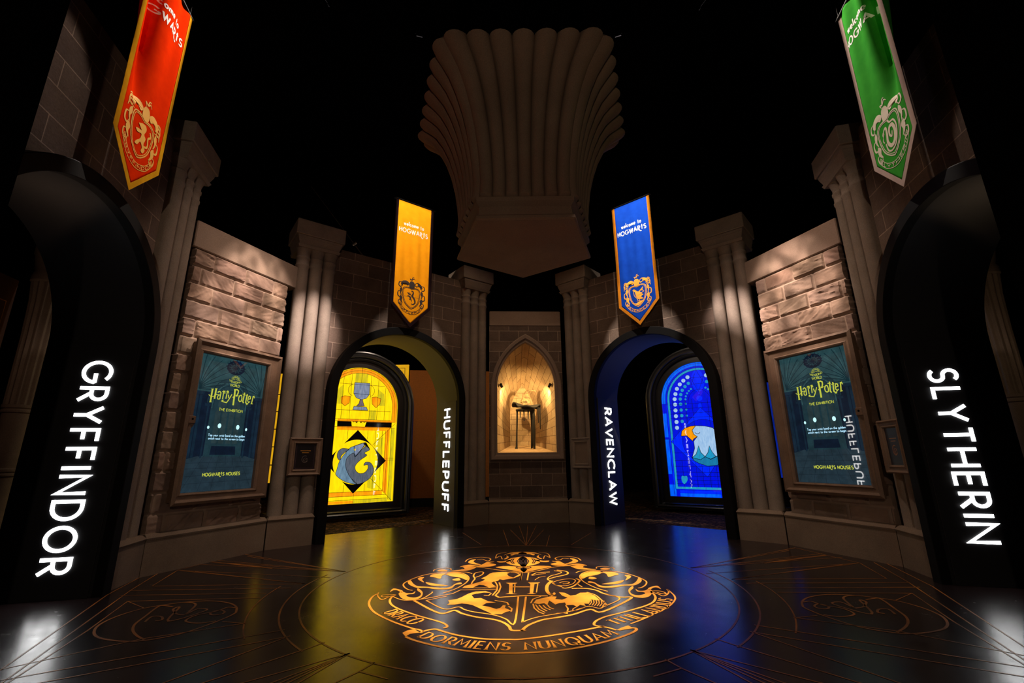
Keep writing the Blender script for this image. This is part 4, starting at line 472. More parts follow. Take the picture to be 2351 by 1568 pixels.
def wall_arch(u, name, mat, o0=-.15, o1=-.74):
    c, Ro, Ri, zs = u.arch; Rm = (Ro+Ri)/2; mb = MB(); L = u.L-(.16 if u in (FL, FR) else 0); zt = u.top
    def q(o, P):
        mb.add([u.p(s, o, z) for s, z in P], [tuple(range(len(P)))], [[(s, z) for s, z in P]])
    A = arc(c, zs, Rm, Rm, 180, 0, 40)
    for o in (o0, o1):
        q(o, [(0, 0), (c-Rm, 0), (c-Rm, zs), (c-Rm, zt), (0, zt)]); q(o, [(c+Rm, 0), (L, 0), (L, zt), (c+Rm, zt), (c+Rm, zs)])
        for (a, b), (d, e) in zip(A, A[1:]): q(o, [(a, b), (d, e), (d, zt), (a, zt)])
    pl = [(0, zt), (L, zt)]
    mb.quad(u.p(0, o0, zt), u.p(L, o0, zt), u.p(L, o1, zt), u.p(0, o1, zt), [(0, zt), (L, zt), (L, zt+.5), (0, zt+.5)])
    for s in (0, L): mb.quad(u.p(s, o0, 0), u.p(s, o0, zt), u.p(s, o1, zt), u.p(s, o1, 0), [(0, 0), (0, zt), (.5, zt), (.5, 0)])
    return struct(name, mb, mat)
wall_arch(FL, 'wall_back_left', M['brick']); wall_arch(FR, 'wall_back_right', M['brick'])
wall_arch(SL, 'wall_left', M['brick']); wall_arch(SR, 'wall_right', M['brick'])

def pointed(w, zb, zs, apex, n=16):
    """loop of a pointed arch: (x, z), bottom-left, up, over, down"""
    h = apex-zs; c = (h*h-w*w)/(2*w); r = w+c
    a1 = math.degrees(math.atan2(h, -c))
    left = arc(c, zs, r, r, 180, a1, n)
    return [(-w, zb)]+left+[(-a, b) for a, b in reversed(left[:-1])]+[(w, zb)]
def roundarch(w, zb, zs, n=32): return [(-w, zb)]+arc(0, zs, w, w, 180, 0, n)+[(w, zb)]

# niche wall with its pointed opening
NC = 0.695
mb = MB()
hole = pointed(.60, 1.12, 2.36, 3.33)
L, zt = NI.L, 3.585
def nq(P, o=-.10): mb.add([NI.p(s, o, z) for s, z in P], [tuple(range(len(P)))], [[(s, z) for s, z in P]])
H = [(NC+a, b) for a, b in hole]
nq([(0, .36), (H[0][0], .36), (H[0][0], zt), (0, zt)]); nq([(H[-1][0], .36), (L, .36), (L, zt), (H[-1][0], zt)])
nq([(H[0][0], .36), (H[-1][0], .36), (H[-1][0], 1.12), (H[0][0], 1.12)])
for (a, b), (d, e) in zip(H[1:-1], H[2:-1]): nq([(a, b), (d, e), (d, zt), (a, zt)])
for s in (0, L): mb.quad(NI.p(s, -.10, .36), NI.p(s, -.10, zt), NI.p(s, -.3, zt), NI.p(s, -.3, .36))
wb = struct('wall_back', mb, M['nbrick'])
mb = MB(); mb.box(NI, 0, L, -.085, -.35, zt, 3.885, .012)
struct('trim_1', mb, M['band'])
def plinth(u, a, b, name, back=-.32):
    mb = MB(); mb.box(u, a, b, 0, back, 0, .335)
    mb.frustum(u, (a, b, .008, back, .337), (a, b, .012, back, .352)); mb.frustum(u, (a, b, .012, back, .354), (a, b, -.03, back, .392))
    return struct(name, mb, M['plinth'])
plinth(NI, .004, NI.L-.004, 'baseboard_back')
plinth(PL, .012, PL.L-.004, 'baseboard_left'); plinth(PR, .012, PR.L-.004, 'baseboard_right')

# rock-faced screen walls: real relief, stone by stone
def vnoise(x, y, seed):
    xi = np.floor(x).astype(int); yi = np.floor(y).astype(int); fx = x-xi; fy = y-yi
    fx = fx*fx*(3-2*fx); fy = fy*fy*(3-2*fy)
    def hsh(a, b):
        v = np.sin(a*127.1+b*311.7+seed*74.7)*43758.5453
        return v-np.floor(v)
    return (hsh(xi, yi)*(1-fx)+hsh(xi+1, yi)*fx)*(1-fy)+(hsh(xi, yi+1)*(1-fx)+hsh(xi+1, yi+1)*fx)*fy
def rock_wall(u, name, s0, s1, z0, z1, o, seed):
    st = .0125; ns = int((s1-s0)/st)+1; nz = int((z1-z0)/st)+1
    S, Z = np.meshgrid(np.linspace(s0, s1, ns), np.linspace(z0, z1, nz))
    hc, bl, mo = .2135, .43, .0075
    zz = (z1-Z); k = np.floor(zz/hc).astype(int); fz = zz-k*hc
    off = (k % 2)*.5*bl+.09*np.sin(k*5.1+seed)+.13
    j = np.floor((S+off)/bl).astype(int); fs = S+off-j*bl
    def hs(a): v = np.sin(k*12.9898+j*78.233+seed*3.1+a)*43758.5453; return v-np.floor(v)
    d = np.minimum(np.minimum(fz, hc-fz), np.minimum(fs, bl-fs))
    prof = np.clip((d-mo*.5)/.02, 0, 1); prof = prof*prof*(3-2*prof)
    ang = (hs(1.)-.5)*2.2; ca, sa = np.cos(ang), np.sin(ang)
    a = S*ca+Z*sa; b = -S*sa+Z*ca
    rdg = 1-np.abs(2*vnoise(a*6, b*28, seed)-1); rdg2 = 1-np.abs(2*vnoise(a*20+7, b*52, seed+3)-1)
    big = vnoise(S*7, Z*9, seed+9)
    rough = .25+.95*hs(2.)
    h = prof*(.010+.017*rough*rdg+.007*rough*rdg2+.014*big)
    V = np.stack([S, h, Z], -1).reshape(-1, 3)
    mb = MB()
    mb.v = [u.p(q[0], o+q[1], q[2]) for q in V.tolist()]
    idx = np.arange(ns*nz).reshape(nz, ns)
    fc = np.stack([idx[:-1, :-1], idx[:-1, 1:], idx[1:, 1:], idx[1:, :-1]], -1).reshape(-1, 4)
    cs_, cz_ = S[:-1, :-1].ravel(), Z[:-1, :-1].ravel()
    keep = ~((np.abs(cs_-.70) < .50) & (cz_ > .73) & (cz_ < 2.38))          # opening for the display box
    mb.f = [tuple(q) for q in fc[keep].tolist()]
    mb.uv = [None]*len(mb.f)
    nf = len(mb.v)
    # sides and back of the slab, with a broken edge that follows the stones
    edge = []
    for col in (0, ns-1):
        c = [V[i*ns+col] for i in range(nz)]
        edge.append(c); kk = len(mb.v)
        mb.v += [u.p(q[0]+(-1 if col == 0 else 1)*q[1]*.9, o-.02-.05, q[2]) for q in c]+[u.p(q[0], o-.22, q[2]) for q in c]
        for i in range(nz-1):
            mb.f += [(i*ns+col, (i+1)*ns+col, kk+i+1, kk+i), (kk+i, kk+i+1, kk+nz+i+1, kk+nz+i)]; mb.uv += [None, None]
    kk = len(mb.v); mb.v += [u.p(s0, o-.24, z0), u.p(s1, o-.24, z0), u.p(s1, o-.24, z1), u.p(s0, o-.24, z1)]
    mb.f.append((kk, kk+1, kk+2, kk+3)); mb.uv.append(None)
    ob = struct(name, mb, M['rock'], smooth=True)
    r1, r2, r3 = hs(4.), hs(5.), hs(6.)
    base = np.stack([.275+.12*(r1-.5)+.03*r3, .200+.09*(r1-.5)+.018*(r2-.5), .158+.075*(r1-.5)-.012*r3], -1)
    base *= (.82+.36*vnoise(S*5, Z*6, seed+20))[..., None]
    mort = np.array([.40, .30, .235])
    g = prof[..., None]; col = base*g+mort*(1-g)
    col = np.concatenate([col.reshape(-1, 3), np.tile([.22, .155, .12], (len(mb.v)-nf, 1))])
    at = ob.data.color_attributes.new('tint', 'FLOAT_COLOR', 'POINT')
    at.data.foreach_set('color', np.concatenate([col, np.ones((len(col), 1))], 1).astype(np.float32).ravel())
    return ob
rock_wall(PL, 'wall_screen_left', .07, PL.L-.02, .385, 3.56, -.085, 3)
rock_wall(PR, 'wall_screen_right', .07, PR.L-.02, .385, 3.54, -.085, 8)
for u, nm, z in ((PL, 'trim_2', 3.56), (PR, 'trim_3', 3.54)):
    mb = MB(); mb.box(u, -.11, u.L+.02, -.055, -.34, z+.004, z+.345, .01); struct(nm, mb, M['band'])

# ================================================================== PILLARS
def pillar(u, a, b, cap, label, lo_visible=True):
    t = thing('clustered_pillar', label, 'pillar', u.p((a+b)/2, -.3, 0), 'stone pillars of three shafts')
    dz = cap-4.65
    mb = MB(); mb.box(u, a+.006, b-.006, 0, -.60, 0, .335); obj('plinth', mb, M['plinth'], t)
    mb = MB(); mb.frustum(u, (a+.004, b-.004, .006, -.60, .337), (a, b, .014, -.60, .353)); mb.frustum(u, (a, b, .014, -.60, .355), (a+.025, b-.025, -.025, -.60, .393))
    obj('plinth_moulding', mb, M['plinth'], t)
    r = (b-a)/6-.003
    for k in range(3):
        c = u.p(a+(b-a)*(2*k+1)/6, -.045-r, 0)
        pr = [(r, .392), (r, 3.93+dz), (r+.009, 3.945+dz), (r+.009, 3.965+dz), (r, 3.985+dz), (r, 4.055+dz), (r+.010, 4.068+dz), (r+.010, 4.09+dz), (r-.002, 4.105+dz), (r, 4.15+dz), (r+.012, 4.19+dz), (r+.024, 4.225+dz)]
        m2 = MB(); m2.lathe(c, pr, 32); obj('shaft', m2, M['stone'], t, smooth=True)
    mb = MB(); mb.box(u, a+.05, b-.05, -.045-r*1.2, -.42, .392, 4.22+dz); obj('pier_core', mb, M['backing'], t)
    mb = MB()
    mb.frustum(u, (a-.005, b+.005, -.01, -.55, 4.225+dz), (a-.02, b+.02, .01, -.55, 4.262+dz))
    mb.frustum(u, (a+.0, b-.0, -.012, -.55, 4.264+dz), (a-.03, b+.03, .022, -.55, 4.36+dz))
    mb.frustum(u, (a-.03, b+.03, .022, -.55, 4.362+dz), (a-.038, b+.038, .028, -.55, 4.40+dz))
    obj('capital_moulding', mb, M['stone'], t)
    mb = MB(); mb.box(u, a-.07, b+.07, .05, -.55, 4.405+dz, 4.65+dz, .008); obj('abacus', mb, M['stone'], t)
    return t
pillar(FL, 0, .545, FL.cap, 'stone pillar between the yellow-lit arch and the pointed niche')
pillar(FL, 2.885, 3.461, FL.cap, 'stone pillar with a dark framed notice, left of the yellow-lit arch')
pillar(FR, 0, .545, FR.cap, 'stone pillar with a blank stone tablet, between the niche and the blue-lit arch')
pillar(FR, 2.765, 3.334, FR.cap, 'stone pillar right of the blue-lit arch, beside the right touchscreen wall')
pillar(SL, 0, .56, SL.cap, 'stone pillar at far left beside the red banner')
pillar(SR, 0, .56, SR.cap, 'stone pillar at far right beside the green banner')
def near_pier(u, label):        # the unlit pier at the near end of each side wall
    t = thing('wall_pier', label, 'pillar', u.p(3.0, .2, 0))
    s0 = 2.78 if u is SL else 2.54
    mb = MB(); mb.box(u, s0, 3.5, .30, .06, .35, 5.6); obj('pier_body', mb, M['void'], t)
    mb = MB(); mb.box(u, s0-.02, 3.52, .32, .055, 0, .35); obj('plinth', mb, M['void'], t)
near_pier(SL, 'black unlit pier at the near end of the left wall'); near_pier(SR, 'black unlit pier at the near end of the right wall')

# ================================================================== ARCHWAYS
def archway(u, label, word, zt, zb, o_mid, hgt, back=-.78, lining=None, both=False):
    c, Ro, Ri, zs = u.arch
    t = thing('archway', label, 'archway', u.p(c, -.3, 0), 'black arched passages')
    def loops(spec):
        mb = MB(); Ls = [[u.p(c+a, o, z) for a, z in roundarch(w_, 0, zs, 48)] for w_, o in spec]
        mb.rings(Ls, caps=False, closed=False); return mb
    mb = loops([(Ro, -.16), (Ro, .045), (Ro-.006, .05), (Ri+.004, .05), (Ri, .045), (Ri, -.03)]); obj('front_trim', mb, M['ring'], t, smooth=True)
    mb = loops([(Ri+.004, -.03), (Ri+.004, back), (Ri+.05, back), (Ri+.05, -.16)]); obj('tunnel_lining', mb, lining or M['lining'], t, smooth=True)
    sj = c-Ri
    pj = MB(); pj.box(u, sj-.02, sj+.006, -.055, back+.03, .0, zs+.03, .002); obj('sign_panel', pj, lining or M['lining'], t)
    n = 1 if Vector((-u.d.y, u.d.x, 0)).dot(u.n) > 0 else -1        # tops of the letters lie to the viewer's right
    def mp(x, y, l): return u.p(sj+.012+l, o_mid+n*(y-.5)*hgt, zt-x)
    L_, tot = layout(word, .36)
    kx = (zt-zb)/tot
    for ch, gx, wd, sts in L_:
        b = MB()
        for st in sts: b.ribbon(lambda x, y, l: mp(x, y/hgt, l), [((gx+a)*kx, q*hgt) for a, q in st], hgt*.135, thick=.006)
        obj('letter', b, M['letter'], t)
        if both:                         # the same word on the facing jamb, seen from here only in reflections
            b = MB()
            for st in sts: b.ribbon(lambda x, y, l: u.p(c+Ri-.012-l, o_mid-n*(y/hgt-.5)*hgt, zt-x), [((gx+a)*kx, q*hgt) for a, q in st], hgt*.135, thick=.006)
            obj('letter', b, M['letter'], t)
    return t
archway(FL, 'black archway in front of the yellow stained-glass window', 'HUFFLEPUFF', 1.955, .235, -.355, .20, both=True)
archway(FR, 'black archway in front of the blue stained-glass window', 'RAVENCLAW', 1.94, .30, -.385, .215)
archway(SL, 'large black archway at the left edge below the red banner', 'GRYFFINDOR', 2.005, .20, -.335, .215, lining=M['black'])
archway(SR, 'large black archway at the right edge below the green banner', 'SLYTHERIN', 1.86, .35, -.335, .215, lining=M['black'])

# ================================================================== NICHE
t = thing('niche_surround', 'stone pointed-arch surround of the lit display niche in the centre', 'niche', NI.p(NC, -.1, 1.07))
def ploops(spec):
    mb = MB(); mb.rings([[NI.p(NC+a, o, z) for a, z in pointed(w_, zb, zs, ap)] for w_, zb, zs, ap, o in spec], caps=False)
    return mb
mb = ploops([(.668, 1.06, 2.33, 3.41, -.12), (.668, 1.06, 2.33, 3.41, -.045), (.650, 1.075, 2.33, 3.39, -.03), (.600, 1.12, 2.35, 3.33, -.04), (.575, 1.15, 2.37, 3.295, -.075), (.548, 1.185, 2.38, 3.26, -.08), (.542, 1.192, 2.38, 3.25, -.17)])
obj('moulded_frame', mb, M['band'], t, smooth=True)
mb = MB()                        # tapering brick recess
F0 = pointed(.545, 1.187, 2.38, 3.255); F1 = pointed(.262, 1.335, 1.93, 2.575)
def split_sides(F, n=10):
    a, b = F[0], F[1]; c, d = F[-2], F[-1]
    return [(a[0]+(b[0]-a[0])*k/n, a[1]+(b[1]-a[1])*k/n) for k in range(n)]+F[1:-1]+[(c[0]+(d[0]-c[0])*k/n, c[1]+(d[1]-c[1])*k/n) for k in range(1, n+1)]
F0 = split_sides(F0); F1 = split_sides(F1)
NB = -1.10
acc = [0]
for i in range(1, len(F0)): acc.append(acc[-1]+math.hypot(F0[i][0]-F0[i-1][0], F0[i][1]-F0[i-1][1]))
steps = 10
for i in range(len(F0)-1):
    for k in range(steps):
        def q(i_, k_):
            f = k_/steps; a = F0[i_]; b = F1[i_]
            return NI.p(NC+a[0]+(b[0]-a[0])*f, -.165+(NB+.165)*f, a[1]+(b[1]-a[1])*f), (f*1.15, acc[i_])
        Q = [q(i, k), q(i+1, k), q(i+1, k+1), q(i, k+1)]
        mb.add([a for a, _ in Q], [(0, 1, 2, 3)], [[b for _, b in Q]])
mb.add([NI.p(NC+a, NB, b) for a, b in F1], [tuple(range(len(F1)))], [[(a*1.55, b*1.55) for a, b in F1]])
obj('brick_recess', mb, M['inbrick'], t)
mb = MB(); a, b = F0[0], F0[-1]; c, d = F1[-1], F1[0]
M['ledge'] = plain('niche_ledge', (0.50, 0.33, 0.17), 0.8, col2=(0.38, 0.24, 0.12), nscale=14, bscale=60)
mb.quad(NI.p(NC+a[0], -.165, a[1]), NI.p(NC+b[0], -.165, b[1]), NI.p(NC+c[0], NB, c[1]), NI.p(NC+d[0], NB, d[1])); obj('ledge', mb, M['ledge'], t)
mb = MB(); P = pointed(.543, 1.19, 2.38, 3.252); mb.add([NI.p(NC+a, -.13, b) for a, b in P], [tuple(range(len(P)))]); obj('glass_pane', mb, M['pane'], t)
for sx in (-1, 1):
    q = NI.p(NC+sx*.475, -.24, 2.43)
    lt = thing('spotlight', 'tiny black spotlight on the %s side of the pointed niche' % ('left' if sx < 0 else 'right'), 'spotlight', q)
    mb = MB(); mb.tube([q+Vector((0, -.03, .03)), q+Vector((-sx*.02, .03, -.012))], [.026, .026]); obj('lamp_head', mb, M['ring'], lt)
    mb = MB(); mb.tube([q+Vector((0, -.01, .01)), q+Vector((sx*.035, -.01, .02))], .010); obj('bracket', mb, M['ring'], lt)
    spot('niche_spot', q+Vector((-sx*.03, .04, -.03)), NI.p(NC-sx*.22, -.75, 1.9), 60, 150, .8, (1, .66, .26), .012)

# stool with the old hat
hz = 1.26
tbl = thing('display_stool', 'dark spindly-legged stool carrying the old hat in the niche', 'stool', NI.p(NC+.05, -.62, hz))
def npt(x, o, z): return NI.p(NC+x, o, z)
M['darkwood'] = plain('dark_wood', (.007, .0045, .003), .6, col2=(.004, .003, .0025), nscale=20)
for pts, r in (([(-.14, -.66, 2.0), (-.15, -.66, 1.6), (-.16, -.68, 1.30), (-.165, -.68, 1.257)], [.018, .014, .02, .034]),
               ([(.15, -.56, 2.0), (.17, -.55, 1.6), (.175, -.55, 1.26)], [.05, .038, .022]),
               ([(.15, -.58, 2.0), (.15, -.58, 1.6), (.13, -.60, 1.27)], [.03, .03, .02])):
    mb = MB(); mb.tube([npt(*q) for q in pts], r, 12); obj('leg', mb, M['darkwood'], tbl, smooth=True)
mb = MB(); c = npt(0.02, -.62, 0); mb.lathe(c, [(.17, 1.99), (.19, 2.0), (.19, 2.02), (.17, 2.03)], 28); obj('seat', mb, M['darkwood'], tbl, smooth=True)
for x, o, z0, ln in ((-.09, -.50, 2.01, .16), (-.02, -.47, 2.02, .24), (.26, -.52, 2.05, .30), (.30, -.55, 2.05, .42), (.06, -.46, 2.0, .18)):
    mb = MB(); mb.rings([[npt(x-.016*(1-k*.2), o, z0-ln*k/3), npt(x+.016*(1-k*.2), o+.006, z0-ln*k/3), npt(x+.01, o-.01, z0-ln*k/3)] for k in range(4)]); obj('hanging_rag', mb, M['darkwood'], tbl)
hat = thing('pointed_hat', 'crumpled brown leather pointed hat with a dark drooping brim in the niche', 'hat', npt(.03, -.62, 2.065))
M['leather'] = plain('hat_leather', (.38, .24, .10), .7, col2=(.08, .045, .018), nscale=18, bscale=40, bstr=.5)
M['brim'] = plain('dark_brim', (.008, .005, .003), .8, col2=(.004, .003, .002), nscale=20, bscale=40)
mb = MB(); R_ = []
for k, (rr, zz) in enumerate(((.10, 2.105), (.17, 2.10), (.23, 2.095), (.265, 2.09), (.26, 2.07), (.20, 2.068), (.10, 2.07))):
    ring = []
    for j in range(36):
        a = 2*PI*j/36; wv = .022*math.sin(3*a+.6)+.018*math.sin(5*a)
        f = (rr-.1)/.16
        ring.append(npt(.03+rr*math.cos(a)*(1.12 if math.cos(a) > 0 else 1.05), -.62+rr*.85*math.sin(a), zz+wv*f+(.055*f if math.cos(a) < -.75 else 0)-.015*f))
    R_.append(ring)
mb.rings(R_); obj('brim', mb, M['brim'], hat, smooth=True)
mb = MB(); R_ = []
prof = [(q[0], q[1], q[2]*.84) for q in [(0, 2.085, .135), (.0, 2.12, .135), (.005, 2.15, .115), (.0, 2.165, .125), (-.005, 2.20, .105), (.0, 2.235, .085), (.01, 2.25, .092), (.0, 2.29, .07), (-.005, 2.325, .05), (.0, 2.34, .056), (.03, 2.37, .036), (.08, 2.392, .026), (.14, 2.395, .017), (.20, 2.38, .006)]]
for i, (x, z, r) in enumerate(prof):
    nx = prof[min(i+1, len(prof)-1)]; pv = prof[max(0, i-1)]
    tx, tz = nx[0]-pv[0], nx[1]-pv[1]; ln = math.hypot(tx, tz) or 1
    tx, tz = tx/ln, tz/ln
    if i < 10: tx, tz = 0, 1
    R_.append([npt(.03+x+tz*r*math.cos(a)*(1+.09*math.sin(3*a+i)), -.62+r*math.sin(a)*(1+.07*math.sin(4*a+i*2)), z-tx*r*math.cos(a)) for a in [2*PI*j/24 for j in range(24)]])
mb.rings(R_); obj('crown', mb, M['leather'], hat, smooth=True)

# ================================================================== BANNERS
BZ0 = 5.47
def banner(u, label, cm, bm, im, wm, word, kind, fold):
    c, BW, dz_ = u.ban; BZS, BZT = 3.575+dz_, 3.20+dz_
    t = thing('hanging_banner', label, 'banner', u.p(c, .15, BZ0), 'pointed banners hung over the arches')
    def disp(x, z):
        k = (BZ0-z)/(BZ0-BZT); e = x/BW
        if fold == 'soft':
            return .15+.007*math.sin(8*e+1.2*k)*(k*1.6 if k < .5 else 1.2-.8*k)+.006*math.sin(15*e-3*k)*k*(1-k)*3+.02*k*(1-k)*math.cos(3*e)
        E = e*fold; q = min(1, max(0, (E-.05)/.55)); q = q*q*(3-2*q); g = max(0, 1-k*1.5)**.7
        q = math.exp(-((E-.47)/.20)**2)
        return .15-.19*q*g+.010*math.sin(9*e+2*k)*g
    def mp(x, y, l): return u.p(c+u.sg*x, disp(x, y)+.0030+l, y)
    def body(w0, x0, x1, nx, lift):
        mb = MB(); g = []
        for i in range(nx+1):
            x = x0+(x1-x0)*i/nx; zb = BZT+(BZS-BZT)*abs(x)/BW + w0
            g.append([u.p(c+u.sg*x, disp(x, BZ0-(BZ0-zb)*j/70)+lift, BZ0-(BZ0-zb)*j/70) for j in range(71)])
        mb.rings(g, caps=False, closed=False); return mb
    bw = .052
    xs = BW-bw
    mb = body(.066, -xs-.004, xs+.004, 36, .0); o = obj('cloth', mb, cm, t, smooth=True)
    md = o.modifiers.new('thickness', 'SOLIDIFY'); md.thickness = .002; md.offset = 0
    mb = MB()
    outer = [(-BW, BZ0)]+[(-BW, BZ0-(BZ0-BZS)*j/40) for j in range(1, 41)]+[(-BW*(1-j/8), BZS-(BZS-BZT)*j/8) for j in range(1, 9)]
    outer = outer+[(-a, b) for a, b in reversed(outer[:-1])]
    inner = [(math.copysign(max(0, min(abs(a), xs)), a), 0) for a, b in outer]
    zi = []
    for (a, b), (d, _) in zip(outer, inner):
        zi.append((d, max(b, BZT+(BZS-BZT)*abs(d)/BW+.068)))
    g0 = [u.p(c+u.sg*a, disp(a, b)+.002, b) for a, b in outer]; g1 = [u.p(c+u.sg*a, disp(a, b)+.0025, b) for a, b in zi]
    mb.rings([g0, g1], caps=False, closed=False)
    o = obj('border', mb, bm, t); md = o.modifiers.new('thickness', 'SOLIDIFY'); md.thickness = .002; md.offset = 0
    mb = MB(); mb.tube([u.p(c-BW-.03, .15, BZ0+.012), u.p(c+BW+.03, .15, BZ0+.012)], .014); obj('pole', mb, M['ring'], t)
    mb = MB()
    for s in (-.3, .3): mb.tube([u.p(c+s, .15, BZ0+.02), u.p(c+s, .15, 9.49)], .003, 6)
    obj('cords', mb, M['ring'], t)
    mb = MB(.03)
    tz = 5.02 if fold == 'soft' else 5.165
    text(mb, mp, 'welcome to', -.012, tz, .37, .078, .012, .30, align='C')
    text(mb, mp, 'HOGWARTS', -.01, tz-.135, .53, .078, .0145, .34, FANCY, align='C')
    obj('printed_text', mb, wm, t)
    mb = MB(.03); crest(mb, mp, kind, word, 3.745+dz_); obj('printed_crest', mb, im, t)
    return t
def crest(mb, mp, kind, word, zc):
    X = lambda P, k=4, cl=False: [(a*.30, zc+b*.305) for a, b in cat_rom(P, k, cl)]
    S = lambda P, w_, tp=False, k=4: mb.ribbon(mp, X(P, k), w_, taper=tp)
    F = lambda P, k=3: mb.poly(mp, X(P, k, True), .0006)
    def both(fn, P, *a):
        fn(P, *a); fn([(-x, y) for x, y in P], *a)
    # shield
    both(S, [(0, .45), (.25, .50), (.48, .42), (.52, .1), (.42, -.35), (.2, -.62), (0, -.74)], .011)
    both(S, [(0, .40), (.24, .45), (.43, .38), (.47, .1), (.37, -.33), (.18, -.57), (0, -.67)], .007)
    # helmet and crest
    F([(-.15, .52), (-.16, .72), (-.08, .86), (.08, .86), (.16, .72), (.15, .52), (0, .44)])
    S([(-.06, .88), (-.12, 1.0), (.0, .96), (.10, 1.05), (.18, .98)], .014, True)
    S([(-.02, .92), (.03, 1.10), (.12, 1.12)], .012, True)
    # mantling
    both(F, [(.16, .72), (.34, .86), (.56, .80), (.66, .62), (.56, .52), (.50, .64), (.38, .66), (.26, .58)])
    both(S, [(.58, .74), (.74, .70), (.78, .52), (.66, .44), (.60, .54)], .016, True)
    both(F, [(.60, .42), (.70, .30), (.68, .08), (.58, -.06), (.62, .12), (.56, .26)])
    both(S, [(.66, .20), (.80, .14), (.80, -.08), (.68, -.14), (.64, -.02)], .018, True)
    both(F, [(.62, -.06), (.70, -.22), (.62, -.40), (.50, -.48), (.56, -.32), (.52, -.18)])
    both(S, [(.64, -.30), (.76, -.36), (.72, -.54), (.58, -.56), (.54, -.44)], .016, True)
    if kind in 'lr':
        for q in range(4): both(S, [(.52, .70-.09*q), (.66+.03*q, .80-.11*q), (.80, .72-.13*q)], .014, True)
    # name ribbon
    A = [(-.66, -.42), (-.42, -.74), (0, -.90), (.42, -.74), (.66, -.42)]; B = [(a*1.08, b-.155) for a, b in A]
    S(A, .006); S(B, .006); S([A[0], B[0]], .006); S([A[-1], B[-1]], .006)
    lo = X([(a, b-.03) for a, b in B[:]], 8); lo = [(a, b+.022) for a, b in lo]; hi = X([(a, b-.035) for a, b in A], 8)
    band_text(mb, lambda x, y: mp(x, y, .001), word, lo, hi, (.0045, .0085), .36)
    if kind == 'l':      # rampant lion
        F([(-.08, .30), (.10, .34), (.16, .22), (.10, .06), (.20, -.02), (.16, -.22), (.26, -.34), (.20, -.48), (.10, -.46), (.12, -.34), (.0, -.24), (-.10, -.40), (-.22, -.42), (-.16, -.30), (-.04, -.16), (-.02, .0), (-.20, -.06), (-.30, .0), (-.18, .06), (-.04, .10), (-.22, .20), (-.14, .26)])
        S([(.18, -.28), (.34, -.18), (.30, .06), (.40, .18), (.34, .30)], .018)
    elif kind == 'b':    # badger
        S([(-.02, .26), (.06, .30), (.10, .20), (.06, .02), (.18, -.16), (.22, -.34), (.10, -.46), (.0, -.42)], .030, True)
        S([(-.24, .20), (-.16, .10), (-.08, .08)], .024, True); S([(-.26, -.02), (-.14, -.02), (-.06, -.12), (-.12, -.22)], .024, True)
        S([(-.10, -.12), (-.02, -.2), (.02, -.3)], .02, True); S([(-.16, .22), (-.04, .06), (.0, -.06)], .012, True)
        S([(0, .40), (0, -.62)], .003); S([(-.44, -.04), (.44, -.04)], .003)
    elif kind == 'r':    # bird with raised wing
        F([(-.30, .24), (-.22, .30), (-.12, .26), (.06, .12), (.36, .34), (.32, .18), (.40, .06), (.24, -.02), (.36, -.12), (.20, -.20), (.34, -.34), (.12, -.34), (.0, -.30), (-.10, -.10), (-.14, .10), (-.20, .18)])
        S([(-.22, .2), (-.20, -.06), (-.06, -.26), (.0, -.42)], .010); S([(.10, -.30), (.08, -.44)], .010)
        F([(-.34, -.46), (.34, -.42), (.20, -.54), (0, -.66), (-.18, -.56)])
    else:                # serpent
        S([(-.30, .06), (-.22, .22), (-.12, .24), (-.12, .04), (-.16, -.22), (-.04, -.40), (.14, -.34), (.24, -.08), (.18, .14), (.04, .14), (-.02, -.04), (.06, -.16), (.12, -.02)], .034, True)
        S([(.02, .40), (.10, .28), (.26, .24), (.34, .06), (.30, -.20), (.16, -.46), (-.06, -.54), (-.22, -.44), (-.26, -.2)], .016)
        S([(-.30, .06), (-.34, -.06), (-.30, -.14)], .012, True); S([(-.30, .06), (-.26, .2)], .03, True)
def band_text(mb, mp, word, lo, hi, nib, sp, serif=0.0):
    """lettering between a lower and an upper polyline"""
    def par(P):
        P = [Vector(q) for q in P]; d = [0]
        for a, b in zip(P, P[1:]): d.append(d[-1]+(b-a).length)
        return P, d
    def at(PD, f):
        P, d = PD; x = min(max(f, 0), 1)*d[-1]
        for i in range(1, len(P)):
            if x <= d[i]+1e-9:
                k = (x-d[i-1])/max(1e-9, d[i]-d[i-1]); return P[i-1].lerp(P[i], k)
        return P[-1]
    A, B = par(lo), par(hi)
    ln = A[1][-1]; hgt = (at(A, .5)-at(B, .5)).length
    def m2(x, y, l):
        q = at(A, x/ln).lerp(at(B, x/ln), y/hgt)
        return mp(q.x, q.y)
    text(mb, m2, word, 0.0+ln*.02, 0, ln*.96, hgt, nib[1], sp, nib=nib, serif=serif)
mk = lambda n, c, r=.6: plain(n, c, r)
M['cl_red'] = cloth('red_cloth', (.72, .030, .002), (.62, .022, .002)); M['cl_gold'] = cloth('gold_cloth', (.62, .30, .012), (.50, .22, .01))
M['cl_yel'] = cloth('amber_cloth', (.86, .33, .008), (.78, .28, .006)); M['cl_blk'] = cloth('black_cloth', (.016, .008, .009), (.012, .006, .008))
M['cl_blu'] = cloth('blue_cloth', (.006, .045, .34), (.005, .035, .28)); M['cl_brz'] = cloth('bronze_cloth', (.46, .16, .012), (.38, .13, .01))
M['cl_grn'] = cloth('green_cloth', (.040, .27, .030), (.030, .22, .026)); M['cl_slv'] = cloth('silver_cloth', (.42, .31, .27), (.36, .26, .23))
M['pr_gold'] = mk('gold_ink', (.78, .36, .012), .8); M['pr_blk'] = mk('black_ink', (.02, .008, .004), .8); M['pr_brz'] = mk('bronze_ink', (.80, .34, .03), .8); M['pr_slv'] = mk('silver_ink', (.56, .48, .36), .8)
